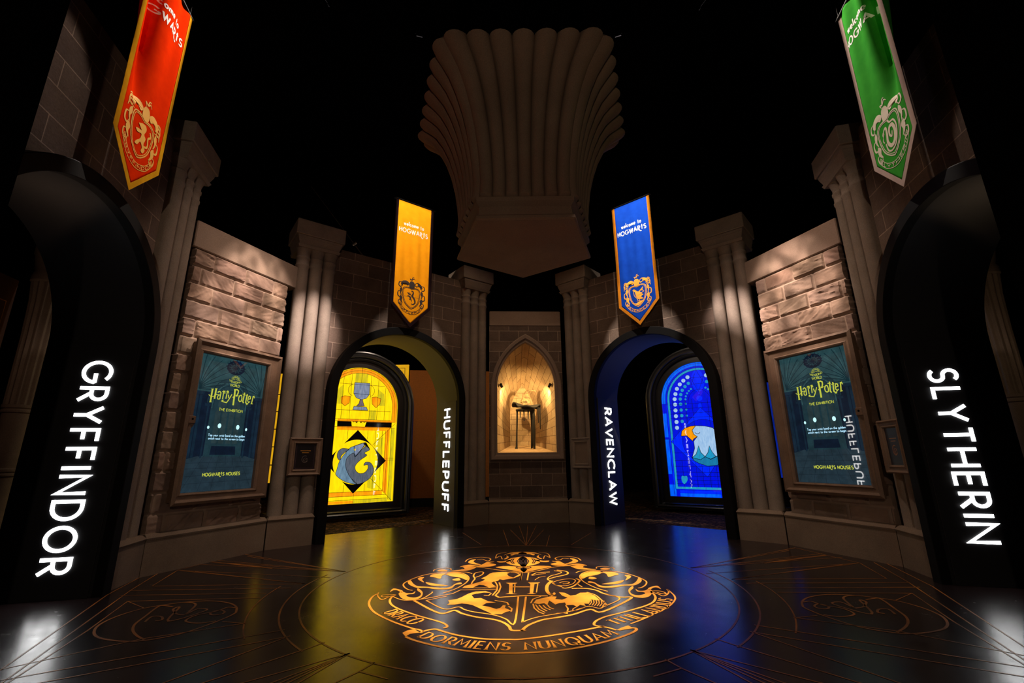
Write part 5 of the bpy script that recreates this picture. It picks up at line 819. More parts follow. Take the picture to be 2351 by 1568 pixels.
banner(FL, 'amber pointed banner with a black border', M['cl_yel'], M['cl_blk'], M['pr_blk'], M['white'], 'HUFFLEPUFF', 'b', 'soft')
banner(FR, 'blue pointed banner with a bronze border', M['cl_blu'], M['cl_brz'], M['pr_brz'], M['white'], 'RAVENCLAW', 'r', 'soft')
banner(SL, 'red pointed banner with a gold border', M['cl_red'], M['cl_gold'], M['pr_gold'], M['white'], 'GRYFFINDOR', 'l', -1)
banner(SR, 'green pointed banner with a silver border', M['cl_grn'], M['cl_slv'], M['pr_slv'], M['white'], 'SLYTHERIN', 's', 1)

# ================================================================== HANGING FLUTED CAPITAL
PC = Vector((0.0, -3.82, 0))
def pent(R, z, m_, bulge, rot=0):
    """pentagon, a flat side towards the viewer, each side carrying m_ lobes"""
    V = [Vector((R*math.cos(math.radians(-126+72*k)), R*math.sin(math.radians(-126+72*k)), 0)) for k in range(5)]
    out = []
    for k in range(5):
        a, b = V[k], V[(k+1) % 5]; nrm = (a+b).normalized(); side = (b-a).length
        for i in range(m_):
            for j in range(8):
                f = (i+j/8)/m_
                th = PI*j/8
                q = a.lerp(b, (i+.5-.5*math.cos(th))/m_)+nrm*(bulge*side/m_*.5*math.sin(th))
                out.append(Vector((PC.x+q.x, PC.y+q.y, z)))
    return out
pe = thing('hanging_capital', 'huge five-sided fluted stone capital hanging from the dark ceiling', 'ceiling ornament', (PC.x, PC.y, 3.3))
mb = MB()
def plainpent(R, z): return [Vector((PC.x+R*math.cos(math.radians(-126+72*k)), PC.y+R*math.sin(math.radians(-126+72*k)), z)) for k in range(5)]
mb.rings([plainpent(r, z) for r, z in ((.785, 3.29), (.805, 3.305), (.80, 3.335))]); mb.rings([plainpent(r, z) for r, z in ((.80, 3.335), (.765, 3.36), (.755, 3.45), (.80, 3.49), (.80, 3.535), (.70, 3.56))])
obj('base_moulding', mb, M['pend'], pe)
mb = MB(); R_ = []
PROF = [(.755, 3.525, .3), (.785, 3.54, .8), (.80, 3.565, 1), (.79, 3.62, .95), (.785, 3.75, .9), (.80, 3.9, .9), (.83, 4.1, .9), (.88, 4.3, .9), (.95, 4.5, .9), (1.04, 4.68, .9), (1.14, 4.82, .9), (1.235, 4.90, .9), (1.32, 4.96, .9), (1.36, 5.0, .85), (1.34, 5.035, .6), (1.0, 5.04, .2)]
for r, z, b in PROF: R_.append(pent(r*.955, z, 7, b))
mb.rings(R_); obj('fluted_body', mb, M['pend'], pe, smooth=True)
mb = MB(); mb.rings([plainpent(r, z) for r, z in ((.9, 5.04), (.9, 9.5))]); obj('hanger_box', mb, M['void'], pe)

# ================================================================== BANNER LAMP FIXTURES (unseen, added so a cut plate frames the light)
HOLE = [(-.344, 5.49), (.344, 5.49), (.344, 3.98), (.50, 3.88), (.62, 3.6), (.60, 3.0), (-.60, 3.0), (-.62, 3.6), (-.50, 3.88), (-.344, 3.98)]  # opening shaped to fit the banner and spill light round its tip
WHERE = ('amber', 'blue', 'red', 'green')
for (u, c, q), nm in zip(BANNER_LAMPS, WHERE):
    ax = (u.p(c, .15, 4.3)-q).normalized(); D_ = .40
    ex = ax.cross(Vector((0, 0, 1))).normalized(); ey = ex.cross(ax)
    pts = []
    for x, z in HOLE:
        x *= u.ban[1]/.362; z += u.ban[2]
        if u in (SL, SR) and abs(x) > .4*u.ban[1]/.362: x = .344*u.ban[1]/.362*(-1 if x < 0 else 1) if (x < 0) == (u is SL) else x*.9
        v = u.p(c+u.sg*x, .15, z)-q; k = D_/v.dot(ax); v = v*k
        pts.append((v.dot(ex), v.dot(ey)))
    t = thing('unseen_profile_spotlight', 'unseen black profile spotlight added to frame the light on the %s banner' % nm, 'spotlight', q)
    def W_(a, b, d): return q+ax*d+ex*a+ey*b
    n = len(pts); sq = []
    for a, b in pts:
        m_ = max(abs(a), abs(b)); sq.append((a/m_*.24, b/m_*.24))
    mb = MB(); mb.rings([[W_(a, b, D_) for a, b in pts], [W_(a, b, D_) for a, b in sq], [W_(a, b, D_+.01) for a, b in sq], [W_(a, b, D_+.01) for a, b in pts], [W_(a, b, D_) for a, b in pts]], caps=False)
    obj('shutter_plate', mb, M['void'], t)
    mb = MB(); mb.rings([[W_(a, b, D_+.01) for a, b in sq], [W_(a*.6, b*.6, -.25) for a, b in sq]], caps=False); mb.add([W_(a*.6, b*.6, -.25) for a, b in sq], [tuple(range(n))]); obj('housing', mb, M['void'], t)
    mb = MB(); mb.tube([W_(0, .17, -.05), Vector((W_(0, .17, -.05).x, W_(0, .17, -.05).y, 9.49))], .02); obj('hanging_pole', mb, M['void'], t)
# ================================================================== FLOOR PRINT (flat ink on the vinyl)
def fmp(x, y, l=0): return Vector((x, y, .0015+l))
mb = MB(); AX = D['crest_axis']
mir = lambda P: [(2*AX-a, b) for a, b in P]
for P, w_ in D['crest_strokes']: mb.ribbon(fmp, cat_rom(P, 5) if len(P) > 4 else P, w_)
for P in D['crest_fills']: mb.poly(fmp, P)
for P, w_ in D['crest_mstrokes']:
    for Q in (P, mir(P)): mb.ribbon(fmp, cat_rom(Q, 5), w_)
for P in D['crest_mfills']:
    for Q in (P, mir(P)): mb.poly(fmp, cat_rom(Q, 3, True))
for word, lo, hi in D['motto']:
    band_text(mb, lambda x, y: fmp(x, y), word, cat_rom(lo, 6), cat_rom(hi, 6), (.008, .019), .36, .012)
obj('printed_crest', mb, M['gold'], floor_o)
mb = MB()
for P in D['crest_mdark']:
    for Q in (P, mir(P)): mb.ribbon(lambda x, y, l=0: fmp(x, y, .0012), Q, .012, closed=True)
obj('printed_visor', mb, M['inkdark'], floor_o)
mb = MB()
cx, cy, cr = D['ringA']
W = .013
mb.ribbon(fmp, arc(cx, cy, cr, cr, 0, 359.9, 160), W, closed=True)
def pol(P):
    return [(math.hypot(a-cx, b-cy), math.degrees(math.atan2(b-cy, a-cx))) for a, b in P]
for sx in (1, -1):
    fx = (lambda P: P) if sx == 1 else (lambda P: [(2*cx-a, b) for a, b in P])
    mb.ribbon(fmp, fx(arc(cx, cy, 1.925, 1.925, 12, -48, 40)), W); mb.ribbon(fmp, fx(arc(cx, cy, 2.14, 2.14, 0, -35, 30)), W*.8)
    for P in D['lines']: mb.ribbon(fmp, fx(P), W*.8)
    a, b = fx(D['thick']); mb.ribbon(fmp, [a, b], .035)
    for P in D['medal']: mb.ribbon(fmp, fx(cat_rom(P, 5)), .016)
for P in D['back']: mb.ribbon(fmp, P, .008)
for k in range(7):                                                # fans of rays in front of the crest
    pass
obj('printed_lines', mb, M['goldline'], floor_o)

# ================================================================== TOUCHSCREENS
TX = D['T']
E_ = lambda n, c, s=1.0, c2=None: glow(n, c, c2 or tuple(v*.65 for v in c), s, scale=5, stretch=(2, 2, 2), rough=.012)
M['s_navy'] = E_('screen_navy', (.0035, .010, .024)); M['s_teal'] = E_('screen_teal', (.020, .062, .072)); M['s_teal2'] = E_('screen_pale_teal', (.030, .085, .095))
M['s_mid'] = E_('screen_mid_teal', (.012, .038, .050)); M['s_col'] = E_('screen_column', (.006, .020, .038)); M['s_rib'] = E_('screen_rib', (.006, .026, .036)); M['s_far'] = E_('screen_window', (.022, .046, .052)); M['s_floor'] = E_('screen_paving', (.016, .034, .048)); M['s_line'] = E_('screen_joint', (.009, .018, .028))
M['s_lime'] = plain('screen_lime', (.01, .01, .01), .3, emis=((.52, .56, .055), 1.0)); M['s_cyan'] = plain('screen_cyan', (.01, .01, .01), .3, emis=((.45, .78, 1.0), 1.0)); M['s_lamp'] = plain('screen_lamp', (.01, .01, .01), .3, emis=((.55, .95, 1.0), 1.1))
def touchscreen(u, fc, scx, label, ss):
    t = thing('wall_touchscreen', label, 'screen', u.p(fc, 0, .645), 'framed touchscreens')
    def mp(x, y, l): return u.p(scx+u.sg*x, -.002+l, y)
    F_ = lambda n, P, mt, lift: (lambda b: (b.poly(mp, P, lift), obj(n, b, M[mt], t)))(MB())
    # frame: moulded loops, outside to opening
    def loop(l, r, z0, z1, o): return [u.p(l, o, z0), u.p(r, o, z0), u.p(r, o, z1), u.p(l, o, z1)]
    fl, fr = fc-.58, fc+.58; ol, orr = scx-.438, scx+.438
    mb = MB()
    mb.rings([loop(fl+.03, fr-.03, .675, 2.44, -.14), loop(fl+.03, fr-.03, .675, 2.44, .015), loop(fl, fr, .645, 2.47, .03), loop(fl, fr, .645, 2.47, .058), loop(fl+.03, fr-.03, .675, 2.44, .075),
              loop(fl+.055, fr-.055, .70, 2.415, .045), loop(ol-.045, orr+.045, .735, 2.355, .045), loop(ol-.03, orr+.03, .75, 2.34, .058), loop(ol-.012, orr+.012, .762, 2.325, .05), loop(ol, orr, .768, 2.318, .035), loop(ol, orr, .768, 2.318, -.13)], caps=False)
    obj('frame', mb, M['bronze'], t)
    mb = MB(); mb.rings([[mp(-.436, .77, k), mp(.436, .77, k), mp(.436, 2.316, k), mp(-.436, 2.316, k)] for k in (0, -.03)]); obj('screen', mb, M['s_navy'], t)
    # picture of a vaulted hall
    mb = MB(); mb.poly(mp, [(-.436, 1.885), (-.436, 2.317), (.436, 2.317), (.436, 1.885)], .0003); obj('picture_vault', mb, M['s_teal'], t)
    mb = MB(); mb.poly(mp, [(-.285, 1.15), (-.285, 1.74)]+[(-.285*math.cos(math.radians(a)), 1.74+.34*math.sin(math.radians(a))) for a in range(10, 180, 10)]+[(.285, 1.74), (.285, 1.15)], .0005); obj('picture_bay', mb, M['s_mid'], t)
    mb = MB(); mb.poly(mp, [(-.436, .77), (.436, .77), (.436, 1.12), (.24, 1.17), (-.24, 1.17), (-.436, 1.12)], .0004); obj('picture_paving', mb, M['s_floor'], t)
    mb = MB()
    for w0 in (-.13, -.045, .045, .13): mb.poly(mp, [(w0-.033, 1.30), (w0+.033, 1.30), (w0+.033, 1.66), (w0, 1.71), (w0-.033, 1.66)], .0008)
    for w0 in (-.09, .09): mb.poly(mp, [(w0+a, b) for a, b in arc(0, 1.755, .055, .055, 0, 360, 16)], .0008)
    mb.poly(mp, arc(0, 1.84, .05, .05, 0, 360, 16), .0008)
    obj('picture_window', mb, M['s_far'], t)
    mb = MB()
    for sx in (-1, 1):
        for k in range(9):
            a = -8+k*12.5
            x0, z0 = sx*.40, 1.905
            P = [(x0-sx*.46*f*math.sin(math.radians(a))*(.5+.5*f), z0+.42*f*math.cos(math.radians(a*.95))) for f in [j/8 for j in range(9)]]
            P = [(q[0], min(q[1], 2.316)) for q in P if abs(q[0]) < .434]
            if len(P) > 2: mb.ribbon(mp0(mp, .0008), P, .009)
        for r_ in (.20, .235, .27): mb.ribbon(mp0(mp, .0009), [(sx*r_, 1.74)]+[(sx*r_*math.cos(math.radians(a)), 1.74+(r_*1.25)*math.sin(math.radians(a))) for a in range(10, 91, 10)], .008)
    for k in range(6): mb.ribbon(mp0(mp, .0009), [(0, 1.87), (.24*math.cos(math.radians(20+28*k)), 1.87+.16*math.sin(math.radians(20+28*k)))], .006)
    mb.ribbon(mp0(mp, .0009), arc(0, 1.86, .17, .12, 10, 170, 14), .007)
    obj('picture_ribs', mb, M['s_rib'], t)
    mb = MB()
    for sx in (-1, 1):
        for k in range(4):
            a = 14+k*20
            P = [(sx*(.40-.42*f*math.sin(math.radians(a))*(.5+.5*f)), 1.92+.38*f*math.cos(math.radians(a))) for f in [j/8 for j in range(1, 9)]]
            mb.ribbon(mp0(mp, .0007), [(q[0], min(q[1], 2.31)) for q in P], .012)
        mb.ribbon(mp0(mp, .0008), [(sx*.215, 1.70), (sx*.215, 1.74)]+[(sx*.215*math.cos(math.radians(a)), 1.74+.27*math.sin(math.radians(a))) for a in range(10, 91, 10)], .012)
    obj('picture_stonework', mb, M['s_teal2'], t)
    mb = MB()
    for sx in (-1, 1):
        mb.poly(mp, [(sx*.285, 1.15), (sx*.285, 1.76), (sx*.225, 1.76), (sx*.235, 1.16)], .0008)
    mb2 = MB(); mb2.poly(mp, arc(.015, 2.215, .118, .088, 0, 360, 28), .0012)
    mb.poly(mp, [(-.16, 1.17), (.16, 1.17), (.15, 1.27), (-.15, 1.27)], .0008)
    for k in range(16):
        a = math.radians(22.5*k); mb2.ribbon(mp0(mp, .0012), [(.015+.118*math.cos(a), 2.215+.088*math.sin(a)), (.015+.128*math.cos(a), 2.23+.088*math.sin(a))], .008)
    obj('picture_shadows', mb, M['s_navy'], t); obj('picture_wheel', mb2, M['s_navy'], t)
    mb = MB()
    for k in range(12):
        a = math.radians(30*k); mb.ribbon(mp0(mp, .0015), [(.015+.03*math.cos(a), 2.21+.02*math.sin(a)), (.015+.095*math.cos(a), 2.215+.068*math.sin(a))], .005)
    mb.ribbon(mp0(mp, .0015), arc(.015, 2.21, .06, .044, 0, 359, 20), .005)
    obj('picture_chandelier', mb, M['s_teal'], t)
    for sx in (-1, 1):
        mb = MB()
        for a, b in ((.425, .385), (.375, .345), (.27, .25)): mb.poly(mp, [(sx*a, 1.13), (sx*a, 1.84), (sx*b, 1.84), (sx*b, 1.14)], .001)
        mb.poly(mp, [(sx*.434, 1.845), (sx*.434, 1.885), (sx*.31, 1.885), (sx*.335, 1.845)], .001); mb.poly(mp, [(sx*.30, 1.72), (sx*.30, 1.75), (sx*.225, 1.75), (sx*.235, 1.72)], .0012)
        obj('picture_column', mb, M['s_col'], t)
    mb = MB()
    for y in (1.08, 1.02, .94, .86): mb.ribbon(mp0(mp, .0008), [(-.434, y), (.434, y+.012)], .004)
    for x in (-.36, -.2, -.07, .07, .2, .36): mb.ribbon(mp0(mp, .0008), [(x*.6, 1.165), (x*1.18, .775)], .004)
    obj('picture_joints', mb, M['s_line'], t)
    mq = mp0(mp, .0016)
    for (x, y), r in zip(TX['lights'], (.014, .022, .022, .014)):
        mb = MB(); mb.poly(mp, [(x+a, y+b*1.3) for a, b in arc(0, 0, r, r, 0, 360, 12)], .0012); obj('picture_lamp', mb, M['s_lamp'], t)
    mb = MB()
    for P, w_ in D['hp']: mb.ribbon(mq, P, .021*w_)
    obj('screen_title', mb, M['s_lime'], t)
    mb = MB(); text(mb, mq, 'THE EXHIBITION', .028, 1.680, .305, .030, .0052, .26, align='C'); obj('screen_subtitle', mb, M['s_lime'], t)
    mb = MB(); text(mb, mq, 'WORLD', .032, 1.985, .125, .028, .005, .16, align='C')
    wz = [(-.052+.164*i/8, 2.045-.020*math.sin(PI*i/8)) for i in range(9)]
    band_text(mb, lambda x, y: mq(x, y, 0), 'WIZARDING', wz, [(a, b+.024) for a, b in wz], (.0032, .0042), .18)
    for k in range(11):
        a = math.radians(8+16.4*k); mb.ribbon(mq, [(.032+.030*math.cos(a), 2.066+.030*math.sin(a)), (.032+.062*math.cos(a), 2.066+.058*math.sin(a))], .0042)
    mb.ribbon(mq, arc(.032, 2.066, .02, .016, 0, 180, 8), .004)
    obj('screen_logo', mb, M['s_lime'], t)
    mb = MB(); text(mb, mq, 'HOGWARTS HOUSES', .029, .935, .46, .034, .0078, .30, FANCY, align='C'); obj('screen_caption', mb, M['s_lime'], t)
    mb = MB()
    text(mb, mq, 'Tap your wrist band on the golden', .025, 1.382, .465, .026, .0052, .20, align='C')
    text(mb, mq, 'snitch next to the screen to begin', .028, 1.344, .46, .026, .0052, .20, align='C')
    obj('screen_prompt', mb, M['s_cyan'], t)
    # small wrist-band reader on the outer side of the frame
    xr = fc+.505*(1 if ss > 0 else -1)
    rd = MB(); rd.box(u, xr-.038, xr+.038, .07, .02, 1.505, 1.590, .006); ro = obj('band_reader', rd, M['bronze'], t)
    mb = MB(); mb.rings([[u.p(xr+.012*math.cos(2*PI*k/14), .0715, 1.555+.012*math.sin(2*PI*k/14)) for k in range(14)], [u.p(xr+.012*math.cos(2*PI*k/14), .066, 1.555+.012*math.sin(2*PI*k/14)) for k in range(14)]]); obj('reader_lens', mb, M['ring'], ro)
    mb = MB(); mb.frustum(u, (xr-.02, xr+.02, .045, .02, 1.462), (xr-.036, xr+.036, .06, .02, 1.503)); obj('reader_bracket', mb, M['bronze'], t)
    return t
def mp0(mp, k): return lambda x, y, l=0: mp(x, y, k+l)
touchscreen(PL, .692, .738, 'tall framed touchscreen on the rough stone wall between the red and amber banners', 1)
touchscreen(PR, .705, .728, 'tall framed touchscreen on the rough stone wall between the blue and green banners', 1)

# ================================================================== FRAMED NOTICES ON THE PILLARS
def notice(u, s0, s1, z0, z1, label, art):
    t = thing('framed_notice' if art else 'stone_tablet', label, 'sign', u.p((s0+s1)/2, 0, z0))
    def loop(i, o): return [u.p(s0+i, o, z0+i), u.p(s1-i, o, z0+i), u.p(s1-i, o, z1-i), u.p(s0+i, o, z1-i)]
    mt = M['bronze'] if art else M['stone']
    mb = MB(); mb.rings([loop(.012, -.10), loop(.012, .0), loop(0, .012), loop(0, .03), loop(.014, .042), loop(.03, .026), loop(.055, .022), loop(.064, .034), loop(.074, .030), loop(.082, .012), loop(.082, -.02)], caps=False)
    obj('frame', mb, mt, t)
    mb = MB(); mb.box(u, s0+.07, s1-.07, .012, -.05, z0+.07, z1-.07); obj('panel', mb, M['notice'] if art else M['plinth'], t)
    if art:
        cs, cz = (s0+s1)/2, (z0+z1)/2; kx, kz = (s1-s0)/.42, (z1-z0)/.5
        mp = lambda x, y, l=0: u.p(cs+u.sg*x*kx, .0135+l, cz+y*kz)
        mb = MB()
        for yy, ln in ((.075, .13), (.050, .09)): text(mb, mp, 'IIIIIIIIIIII', 0, yy, ln, .011, .0045, .3, align='C') if False else mb.ribbon(mp, [(-ln/2, yy), (ln/2, yy)], .007)
        obj('printed_lines', mb, M['pr_brz'] if art == 1 else M['goldline'], t)
        mb = MB()
        mb.ribbon(mp, arc(0, -.035, .038, .045, 60, 330, 20), .007); mb.ribbon(mp, arc(.006, -.045, .024, .026, 0, 359, 18), .005); mb.ribbon(mp, [(-.01, -.06), (.035, -.02)], .004)
        obj('printed_emblem', mb, M['emblem'] if art == 1 else M['goldline'], t)
        mb = MB(); mb.ribbon(mp, [(-.115, -.155), (.115, -.155), (.115, .155), (-.115, .155)], .004, closed=True); obj('printed_border', mb, M['inkpurple'], t)
    return t
M['notice'] = plain('notice_ink', (.006, .005, .008), .35); M['emblem'] = plain('grey_ink', (.10, .08, .07), .6); M['inkpurple'] = plain('purple_ink', (.045, .02, .04), .6)
notice(FL, 2.872, 3.300, .897, 1.398, 'dark notice in a moulded frame on the pillar left of the yellow-lit arch', 1)
notice(FR, .125, .535, .908, 1.428, 'blank framed stone tablet on the pillar left of the blue-lit arch', 0)
notice(SR, .125, .525, .905, 1.428, 'framed notice with a gold emblem half hidden behind the right-edge archway', 2)

# ================================================================== STAINED-GLASS WINDOWS
UY = Unit((-3.690, .801), 33.0, (0.5, -1)); UB = Unit((2.981, 2.052), -34.8, (-.6, -.8))
Gm = {
 'yel': glow('yellow_glass', (1.0, .60, .002), (.68, .48, .002), 1.45), 'lime': glow('lime_glass', (.66, .50, .003), (.40, .34, .01), 1.3), 'amb': glow('amber_glass', (1.0, .33, .003), (.75, .20, .002), 1.3),
 'gr': glow('grey_glass', (.30, .34, .46), (.17, .22, .34), .9, 10), 'gr2': glow('dark_grey_glass', (.14, .16, .20), (.075, .095, .13), .9, 10), 'bl2': glow('pale_blue_glass', (.20, .34, .46), (.11, .19, .28), .9, 10), 'mau': glow('mauve_glass', (.20, .15, .17), (.14, .10, .13), .9, 10),
 'blk': plain('black_glass', (.012, .010, .012), .1), 'lead': plain('lead_came', (.012, .008, .006), .4),
 'blu': glow('blue_glass', (.000, .003, .62), (.000, .006, .44), 1.35), 'blu2': glow('mid_blue_glass', (.000, .020, .92), (.000, .012, .66), 1.3), 'lblu': glow('bright_blue_glass', (.000, .17, 1.0), (.000, .07, .9), 1.0),
 'teal': glow('teal_glass', (.01, .36, .60), (.02, .22, .46), 1.0, 14), 'wht': glow('pale_glass', (.42, .62, .86), (.28, .48, .76), 1.0, 12), 'tdk': glow('deep_teal_glass', (.01, .22, .42), (.01, .15, .32), 1.0, 10), 'org': glow('orange_glass', (1.0, .36, .003), (.85, .27, .003), 1.0)}
def stained(u, c, gw, zb, zs, label, zk):
    t = thing('stained_glass_window', label, 'window', u.p(c, 0, 0), 'backlit arched stained-glass windows')
    mb = MB(); sp = [(gw, zb, -.02), (gw, zb, .035), (gw+.125, zb-.115, .035), (gw+.135, zb-.125, .085), (gw+.165, zb-.145, .11), (gw+.19, zb-.16, .085), (gw+.215, zb-.175, .135), (gw+.25, zb-.195, .15), (gw+.275, zb-.21, .11), (gw+.30, zb-.225, .13), (gw+.33, zb-.25, .12), (gw+.33, zb-.258, -.10)]
    mb.rings([[u.p(c+a, o, z) for a, z in roundarch(w_, max(b, .0), zs)] for w_, b, o in sp], caps=False); obj('frame', mb, M['blackwood'], t, smooth=True)
    mb = MB(); mb.rings([[u.p(c+a, o, z) for a, z in roundarch(gw+.30, 0, zs)] for o in (-.06, -.10)]); obj('light_box', mb, M['void'], t)
    return t
def art(u, t, n, mt, polys=(), lines=(), lift=0.0, wd=.008):
    mp = lambda x, y, l=0: u.p(x, lift+l, y)
    mb = MB()
    for P in polys: mb.poly(mp, P)
    for L_ in lines: mb.ribbon(mp, L_, wd)
    return obj(n, mb, Gm[mt], t)
def strip(P, w_):        # a band following a line, as a polygon
    a = MB(); a.ribbon(lambda x, y, l: Vector((x, y, 0)), P, w_); k = len(P)
    return [(q.x, q.y) for q in a.v[:k]]+[(q.x, q.y) for q in reversed(a.v[k:])]
# yellow window
c, gw, zb, zs = .415, .80, .262, 2.18
t = stained(UY, c, gw, zb, zs, 'yellow backlit stained-glass window with a grey animal head and a silver cup', 0)
Y = D['Y']; sh = lambda P: [(c+a, b) for a, b in P]
art(UY, t, 'background_glass', 'yel', [sh(roundarch(gw, zb, zs))], lift=-.004)
L1 = [sh(roundarch(gw-.04, 1.86, zs, 24)), sh(roundarch(gw-.09, 1.86, zs, 24))]
art(UY, t, 'amber_border', 'amb', [strip(P, .048) for P in L1]+[Y['band_or1'], Y['band_or2'], [(c-.55, .40), (c+.57, .40), (c+.57, .48), (c-.55, .48)], [(c+.57, .48), (c+.66, .40), (c+.66, 1.72), (c+.57, 1.66)], [(c-.77, .265), (c, .265), (c, .315), (c-.77, .315)]], lift=-.002)
art(UY, t, 'lime_border', 'lime', [[(c+.69, .30), (c+.765, .27), (c+.765, 1.74), (c+.69, 1.74)], [(c, .265), (c+.70, .265), (c+.67, .33), (c, .33)], [(c-.50, 2.2), (c-.36, 2.2), (c-.36, 2.6), (c-.46, 2.5)], [(c+.2, 1.9), (c+.34, 1.9), (c+.34, 2.1), (c+.2, 2.1)], [(c+.36, 2.2), (c+.52, 2.2), (c+.50, 2.45), (c+.36, 2.55)], [(c+.26, .55), (c+.4, .50), (c+.4, .80), (c+.26, .7)], [(c+.4, 1.25), (c+.53, 1.15), (c+.53, 1.55), (c+.4, 1.5)], [(c-.13, 2.66), (c+.13, 2.66), (c+.13, 2.88), (c-.13, 2.88)]], lift=-.003)
art(UY, t, 'dark_band', 'blk', [Y['band'], Y['dia']], lift=-.001)
art(UY, t, 'crown', 'yel', [Y['crown']], lift=.0)
(cx_, cz_), (tx, tz), (rx_, rz_) = Y['circ']
cr_ = .44
art(UY, t, 'roundel', 'yel', [arc(c, 1.055, .44, .435, 0, 360, 48)], lift=.0005)
art(UY, t, 'animal_back', 'bl2', [cat_rom(Y['head_back'], 3, True)], lift=.002)
art(UY, t, 'animal_ear', 'gr2', [cat_rom(Y['ear'], 3, True)], lift=.003)
art(UY, t, 'animal_throat', 'gr2', [cat_rom(Y['throat'], 3, True)], lift=.004)
art(UY, t, 'animal_snout', 'gr', [Y['snout']], lift=.005)
art(UY, t, 'animal_nose', 'blk', [Y['nose']], lift=.006)
art(UY, t, 'animal_eye', 'yel', [arc(Y['eye'][0][0]+.01, Y['eye'][0][1], .018, .020, 0, 360, 10)], lift=.007)
art(UY, t, 'cup', 'gr', [Y['cup'], Y['bowl'], Y['base']], lift=.001)
art(UY, t, 'cup_stem', 'mau', [Y['stem']], lift=.0015)
art(UY, t, 'shields', 'amb', [Y['shL'], Y['shR']], lift=.001)
ln = [sh(roundarch(gw-.016, 1.86, zs)), sh(roundarch(gw-.064, 1.86, zs)), sh(roundarch(gw-.115, 1.9, zs))]
ln += [[(c+x, 1.90), (c+x, min(2.21+math.sqrt(max(0, .65**2-x*x)), 2.86))] for x in (-.52, -.36, -.2, .2, .36, .52)]+[[(c-.64, 2.62), (c+.5, 2.62)], [(c-.65, 2.08), (c+.65, 2.08)], [(c-.66, 1.9), (c+.66, 1.9)], [(c, 2.66), (c, 2.98)]]
ln += [[(c+x, z0), (c+x, z1)] for x, z0, z1 in ((.2, .48, .62), (.36, .48, .80), (.5, .48, .95), (-.2, .48, .62), (.2, 1.5, 1.68), (.36, 1.36, 1.68), (.5, 1.2, 1.68), (-.2, 1.5, 1.68), (.57, .48, 1.68), (.69, .3, 1.74), (.62, .44, 1.7))]
ln += [[(c+.31, 1.38), (c+.77, 1.84)], [(c+.31, .73), (c+.77, .28)], [(c, .265), (c, .44)], [(c-.77, .33), (c+.69, .33)], [(c-.6, .40), (c+.66, .40)], [(c-.6, .48), (c+.57, .48)], [(c-.77, 1.86), (c+.77, 1.86)], [(c-.77, 1.74), (c+.77, 1.74)], [(c+.56, 1.08), (c+.77, 1.08)], [(c+.56, 1.12), (c+.77, 1.12)],
       [(c-.15, 2.62)]+arc(c-.15, 2.5, .11, .12, 100, 260, 8), [(c+.17, 2.62)]+arc(c+.17, 2.5, .11, .12, 80, -80, 8)]
art(UY, t, 'leading', 'lead', lines=ln, lift=.008, wd=.007)
ol = [cat_rom(Y[k], 3, True)+[cat_rom(Y[k], 3, True)[0]] for k in ('head_back', 'ear', 'throat')]+[Y[k]+[Y[k][0]] for k in ('snout', 'cup', 'bowl', 'base', 'stem', 'shL', 'shR')]
art(UY, t, 'figure_leading', 'lead', lines=ol, lift=.009, wd=.008)
# blue window
c, gw, zb, zs = 1.09, .81, .262, 2.285
t = stained(UB, c, gw, zb, zs, 'blue backlit stained-glass window with a white bird head', 0)
B = D['B']
art(UB, t, 'background_glass', 'blu', [sh(roundarch(gw, zb, zs))], lift=-.004)
art(UB, t, 'bright_border', 'lblu', [strip(sh(roundarch(gw-.045, zs-.05, zs, 28)), .085), [(c-gw, 1.5), (c-gw+.075, 1.5), (c-gw+.075, 2.02), (c-gw, 2.02)], [(c-gw, .72), (c-gw+.075, .72), (c-gw+.075, 1.45), (c-gw, 1.45)], [(c-gw, .265), (c-gw+.13, .265), (c-gw+.13, .5), (c-gw, .5)], [(c-.6, .265), (c+.2, .265), (c+.2, .33), (c-.6, .33)]], lift=-.002)
art(UB, t, 'mid_border', 'blu2', [[(c-gw+.08, .5), (c-gw+.13, .5), (c-gw+.13, 2.2), (c-gw+.08, 2.2)], [(c-.6, .335), (c+.7, .335), (c+.7, .39), (c-.6, .39)], [(c+.2, .265), (c+.83, .265), (c+.83, .33), (c+.2, .33)]], lift=-.002)
art(UB, t, 'teal_border', 'teal', [strip(sh(roundarch(gw-.15, .44, zs, 28)), .045), [(c-.68, .415), (c+.7, .415), (c+.7, .46), (c-.68, .46)]], lift=-.001)
art(UB, t, 'diamond', 'blu2', [B['dia']], lift=.0)
art(UB, t, 'roundel', 'blu', [arc(c+.0, 1.40, .45, .45, 0, 360, 40)], lift=.001)
art(UB, t, 'gem', 'blu2', [arc(1.10, 2.686, .135, .24, 0, 360, 28), arc(1.095, 2.41, .018, .018, 0, 360, 10), arc(1.091, 2.30, .06, .06, 0, 360, 16), arc(1.088, 2.13, .036, .07, 0, 360, 16)], lift=.001)
for nm, r in (('dots1', .043), ('dots2', .036), ('dots3', .022)):
    for k, (x, z) in enumerate(B[nm]):
        for q in (x, 2*c-x):
            art(UB, t, 'round_glass', 'wht' if nm == 'dots1' else 'teal', [arc(q, z, r, r, 0, 360, 16)], lift=.001)
art(UB, t, 'bird_head', 'wht', [B['head']], lift=.002); art(UB, t, 'bird_chest', 'tdk', [B['chest']], lift=.003)
art(UB, t, 'bird_feathers', 'teal', [B['f1'], B['f2']], lift=.004); art(UB, t, 'bird_beak', 'org', [B['beak']], lift=.005)
art(UB, t, 'heart_glass', 'teal', [cat_rom(B['heart'], 4, True)], lift=.002)
ln = [sh(roundarch(gw-.03, zs-.05, zs)), sh(roundarch(gw-.088, .3, zs)), sh(roundarch(gw-.125, .40, zs)), sh(roundarch(gw-.175, .46, zs))]
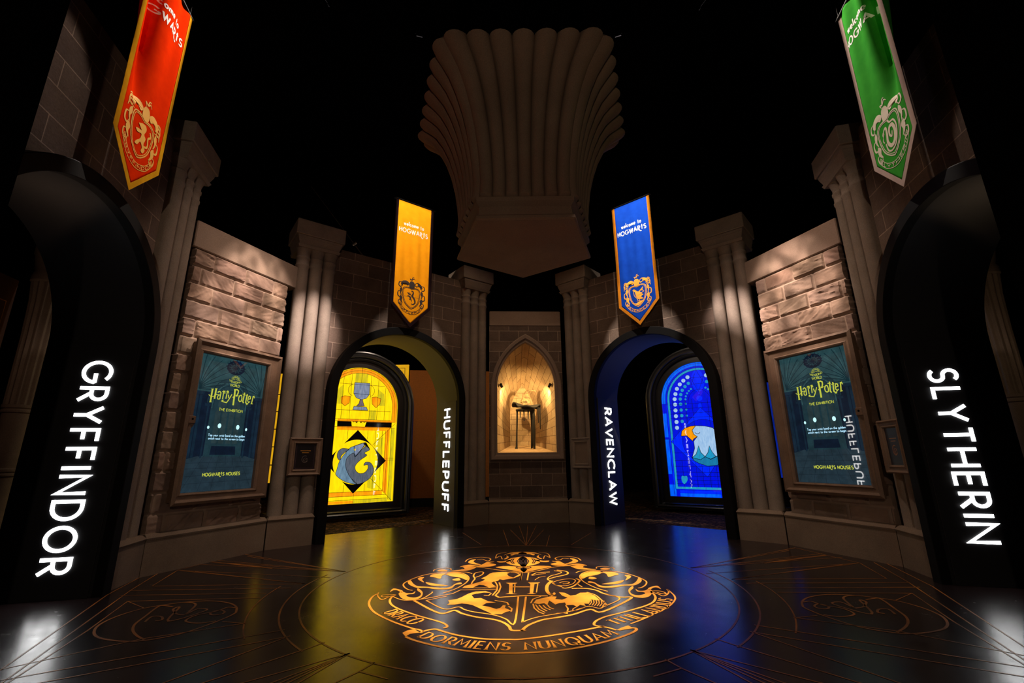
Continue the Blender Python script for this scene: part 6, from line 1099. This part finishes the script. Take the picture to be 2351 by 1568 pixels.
ln += [[(c+x, .46), (c+x, 1.0)] for x in (-.5, -.36, -.22, -.1, .04, .18, .32, .46, .6)]+[[(c-.65, z), (c+.65, z)] for z in (.52, .60, .68, .76, .88, 1.0, 1.16, 1.9, 2.0, 2.1, 2.2)]+[[(c+x, 1.7), (c+x, 2.3)] for x in (-.58, -.44, -.3, -.16, .16, .3, .44)]
ln += [B['dia']+[B['dia'][0]], [(c, 2.93), (c, 3.1)], [(c-.135, 2.62), (c+.135, 2.62), (c, 2.92), (c-.135, 2.62)], [(c-.135, 2.76), (c+.135, 2.76), (c, 2.45), (c-.135, 2.76)], arc(c, 1.40, .45, .45, 0, 360, 40), [(c-.83, 1.46), (c-.58, 1.46)], arc(c, 2.2, .24, .3, 0, 180, 16)]
art(UB, t, 'leading', 'lead', lines=ln, lift=.0015, wd=.006)
ol = [B[k]+[B[k][0]] for k in ('beak', 'head', 'chest', 'f1', 'f2')]+[arc(c-.115, 1.60, .055, .05, 200, 340, 8)]
art(UB, t, 'figure_leading', 'lead', lines=ol, lift=.006, wd=.010)

# ================================================================== ROOMS BEYOND THE ARCHES
def Upl(x0, y0, x1, y1):
    return Unit((x0, y0), math.degrees(math.atan2(y1-y0, x1-x0)), (-(0+x0+x1)/2-.3, -9-(y0+y1)/2))
u = Upl(-2.86, 3.25, .6, 3.75)
mb = MB(); mb.box(u, 0, 3.4, 0, -.12, .16, 3.35); struct('wall_yellow_room', mb, M['orangewall'])
mb = MB(); mb.box(u, -.02, 3.4, .02, -.12, -.045, .16); struct('baseboard_yellow_room', mb, M['ring'])
M['yelbox'] = glow('yellow_lightbox', (.95, .50, .012), (.80, .38, .008), .8, 4)
u = Unit((-3.66, 3.2), 0, (0, -1))
t = thing('wall_picture', 'small lit yellow picture seen above and right of the yellow window', 'picture', u.p(.4, 0, 2.2))
mb = MB(); mb.box(u, .0, .775, 0, -.05, 2.97, 3.49); obj('panel', mb, M['yelbox'], t)
mb = MB(); mp = lambda x, y, l=0: u.p(x, .003+l, y)
mb.ribbon(mp, [(.44, 3.06), (.68, 3.06), (.68, 3.40), (.44, 3.40)], .012, closed=True); mb.ribbon(mp, [(.51, 3.16), (.62, 3.16), (.62, 3.30), (.51, 3.30)], .010, closed=True); obj('printed_lines', mb, Gm['lead'], t)
# graphic panel glimpsed through the slit beside the left screen wall
u = Unit((-6.15, 2.2), 0, (.4, -1))
t = thing('graphic_panel', 'glowing yellow graphic panel glimpsed through the slit by the left screen wall', 'panel', u.p(.6, 0, .3))
mb = MB(); mb.box(u, 0, 1.2, 0, -.06, .6, 3.1); obj('panel', mb, M['yelbox'], t)
mb = MB(); mp = lambda x, y, l=0: u.p(x, .003+l, y)
for a in range(6): mb.ribbon(mp, [(0, .6+.4*a), (1.3, .6+.4*a)], .02)
for a in range(9): mb.poly(mp, [(.1+.14*a, 1.45), (.17+.14*a, 1.45), (.17+.14*a, 1.72), (.1+.14*a, 1.72)], .001)
obj('printed_pattern', mb, Gm['lead'], t)
M['bluebox'] = glow('blue_lightbox', (.004, .02, .30), (.002, .012, .18), .9, 4)
u = Unit((5.45, 2.2), 0, (-.4, -1))
t = thing('graphic_panel', 'dim blue graphic panel glimpsed through the slit by the right screen wall', 'panel', u.p(.5, 0, .3))
mb = MB(); mb.box(u, 0, .7, 0, -.06, .6, 2.75); obj('panel', mb, M['bluebox'], t)
# panelled stone columns and wall panels of the side rooms
def room_column(x, y, label, zb_, zt_, r, side):
    t = thing('stone_column', label, 'pillar', (x, y, -.045))
    c = Vector((x, y, 0)); k = side
    mb = MB(); mb.lathe(c, [(r*1.25, -.045), (r*1.25, .3), (r, .34), (r, zb_), (r*1.13, zb_+.012), (r*1.13, zb_+.03), (r*1.02, zb_+.045), (r*1.12, zb_+.06), (r*1.12, zb_+.085), (r, zb_+.10), (r, zt_), (r*1.13, zt_+.012), (r*1.13, zt_+.035), (r*1.03, zt_+.05), (r*1.14, zt_+.065), (r*1.14, zt_+.10)], 32); obj('shaft', mb, M['stone'], t, smooth=True)
    mb = MB()
    R_ = []
    for z, rr in ((zt_+.10, r), (zt_+.9, r*1.02), (zt_+1.35, r*1.12), (zt_+1.6, r*1.3)):
        R_.append([Vector((x+rr*(1+.07*math.cos(14*2*PI*j/112))*math.cos(2*PI*j/112), y+rr*(1+.07*math.cos(14*2*PI*j/112))*math.sin(2*PI*j/112), z)) for j in range(112)])
    mb.rings(R_); obj('fluted_shaft', mb, M['stone'], t, smooth=True)
    mb = MB(); mb.lathe(c, [(r*1.3, zt_+1.6), (r*1.5, zt_+1.62), (r*1.5, zt_+1.70), (r*1.35, zt_+1.74), (r*1.6, zt_+1.95), (r*1.7, zt_+1.97), (r*1.7, zt_+2.2)], 32); obj('capital', mb, M['stone'], t, smooth=True)
    return t
room_column(-5.95, -3.05, 'round stone column with ring mouldings seen through the left-edge archway', .95, 1.66, .125, -1)
room_column(5.90, -2.87, 'round stone column with ring mouldings seen through the right-edge archway', .85, 1.67, .125, 1)
M['maroon'] = plain('maroon_panel', (.055, .006, .010), .7, col2=(.045, .005, .010), nscale=6)
u = Unit(SL.p(-.93, -2.3, 0), -76.5, (1, .2))
t = thing('decorated_panel', 'maroon wall panel with thin gold lines at the far left edge', 'panel', u.p(1, 0, -.045))
mb = MB(); mb.box(u, 0, 2.4, 0, -.06, -.045, 3.3); obj('panel', mb, M['maroon'], t)
mb = MB(); mp = lambda x, y, l=0: u.p(x, .003+l, y)
for k in (.10, .22): mb.ribbon(mp, [(k, .1+k), (2.4-k, .1+k), (2.4-k, 3.1-k), (k, 3.1-k)], .010, closed=True)
for y in (2.45, 2.20): mb.ribbon(mp, [(.22, y), (2.1, y)], .010)
mb.ribbon(mp, arc(.35, 2.325, .08, .08, 0, 359, 20), .010); mb.ribbon(mp, [(.26, 2.23), (.44, 2.42)], .009); mb.ribbon(mp, [(.26, 2.42), (.44, 2.23)], .009)
obj('gold_lines', mb, M['goldline'], t)
u = Unit(SR.p(-.80, -2.3, 0), -103.3, (-1, .2))
t = thing('decorated_panel', 'dark wall panel with a thin pale outline at the far right edge', 'panel', u.p(1, 0, -.045))
mb = MB(); mb.box(u, 0, 2.4, 0, -.06, -.045, 3.3); obj('panel', mb, M['black'], t)
mb = MB(); mp = lambda x, y, l=0: u.p(x, .003+l, y)
mb.ribbon(mp, [(.12, .3), (2.2, .3), (2.2, 3.05), (.12, 3.05)], .008, closed=True); obj('outline', mb, M['goldline'], t)

# thin stay rods behind the yellow-arch wall
t = thing('stay_rods', 'thin metal stay rods rising behind the wall left of the amber banner', 'rod', FL.p(2.5, -.9, 4.3))
q0 = FL.p(1.75, -.9, 4.25); q1 = FL.p(2.62, -1.0, 5.25); q2 = FL.p(3.2, -1.05, 5.9)
mb = MB(); mb.tube([q0, q0.lerp(q1, .72)], .010); obj('rod', mb, M['metal'], t)
mb = MB(); mb.tube([q0.lerp(q1, .70), q2], .006); obj('rod', mb, M['metal'], t)
j = q0.lerp(q1, .72); mb = MB(); mb.tube([j-Vector((.03, 0, .02)), j+Vector((.04, 0, .03))], .026); obj('coupler', mb, M['metal'], t)
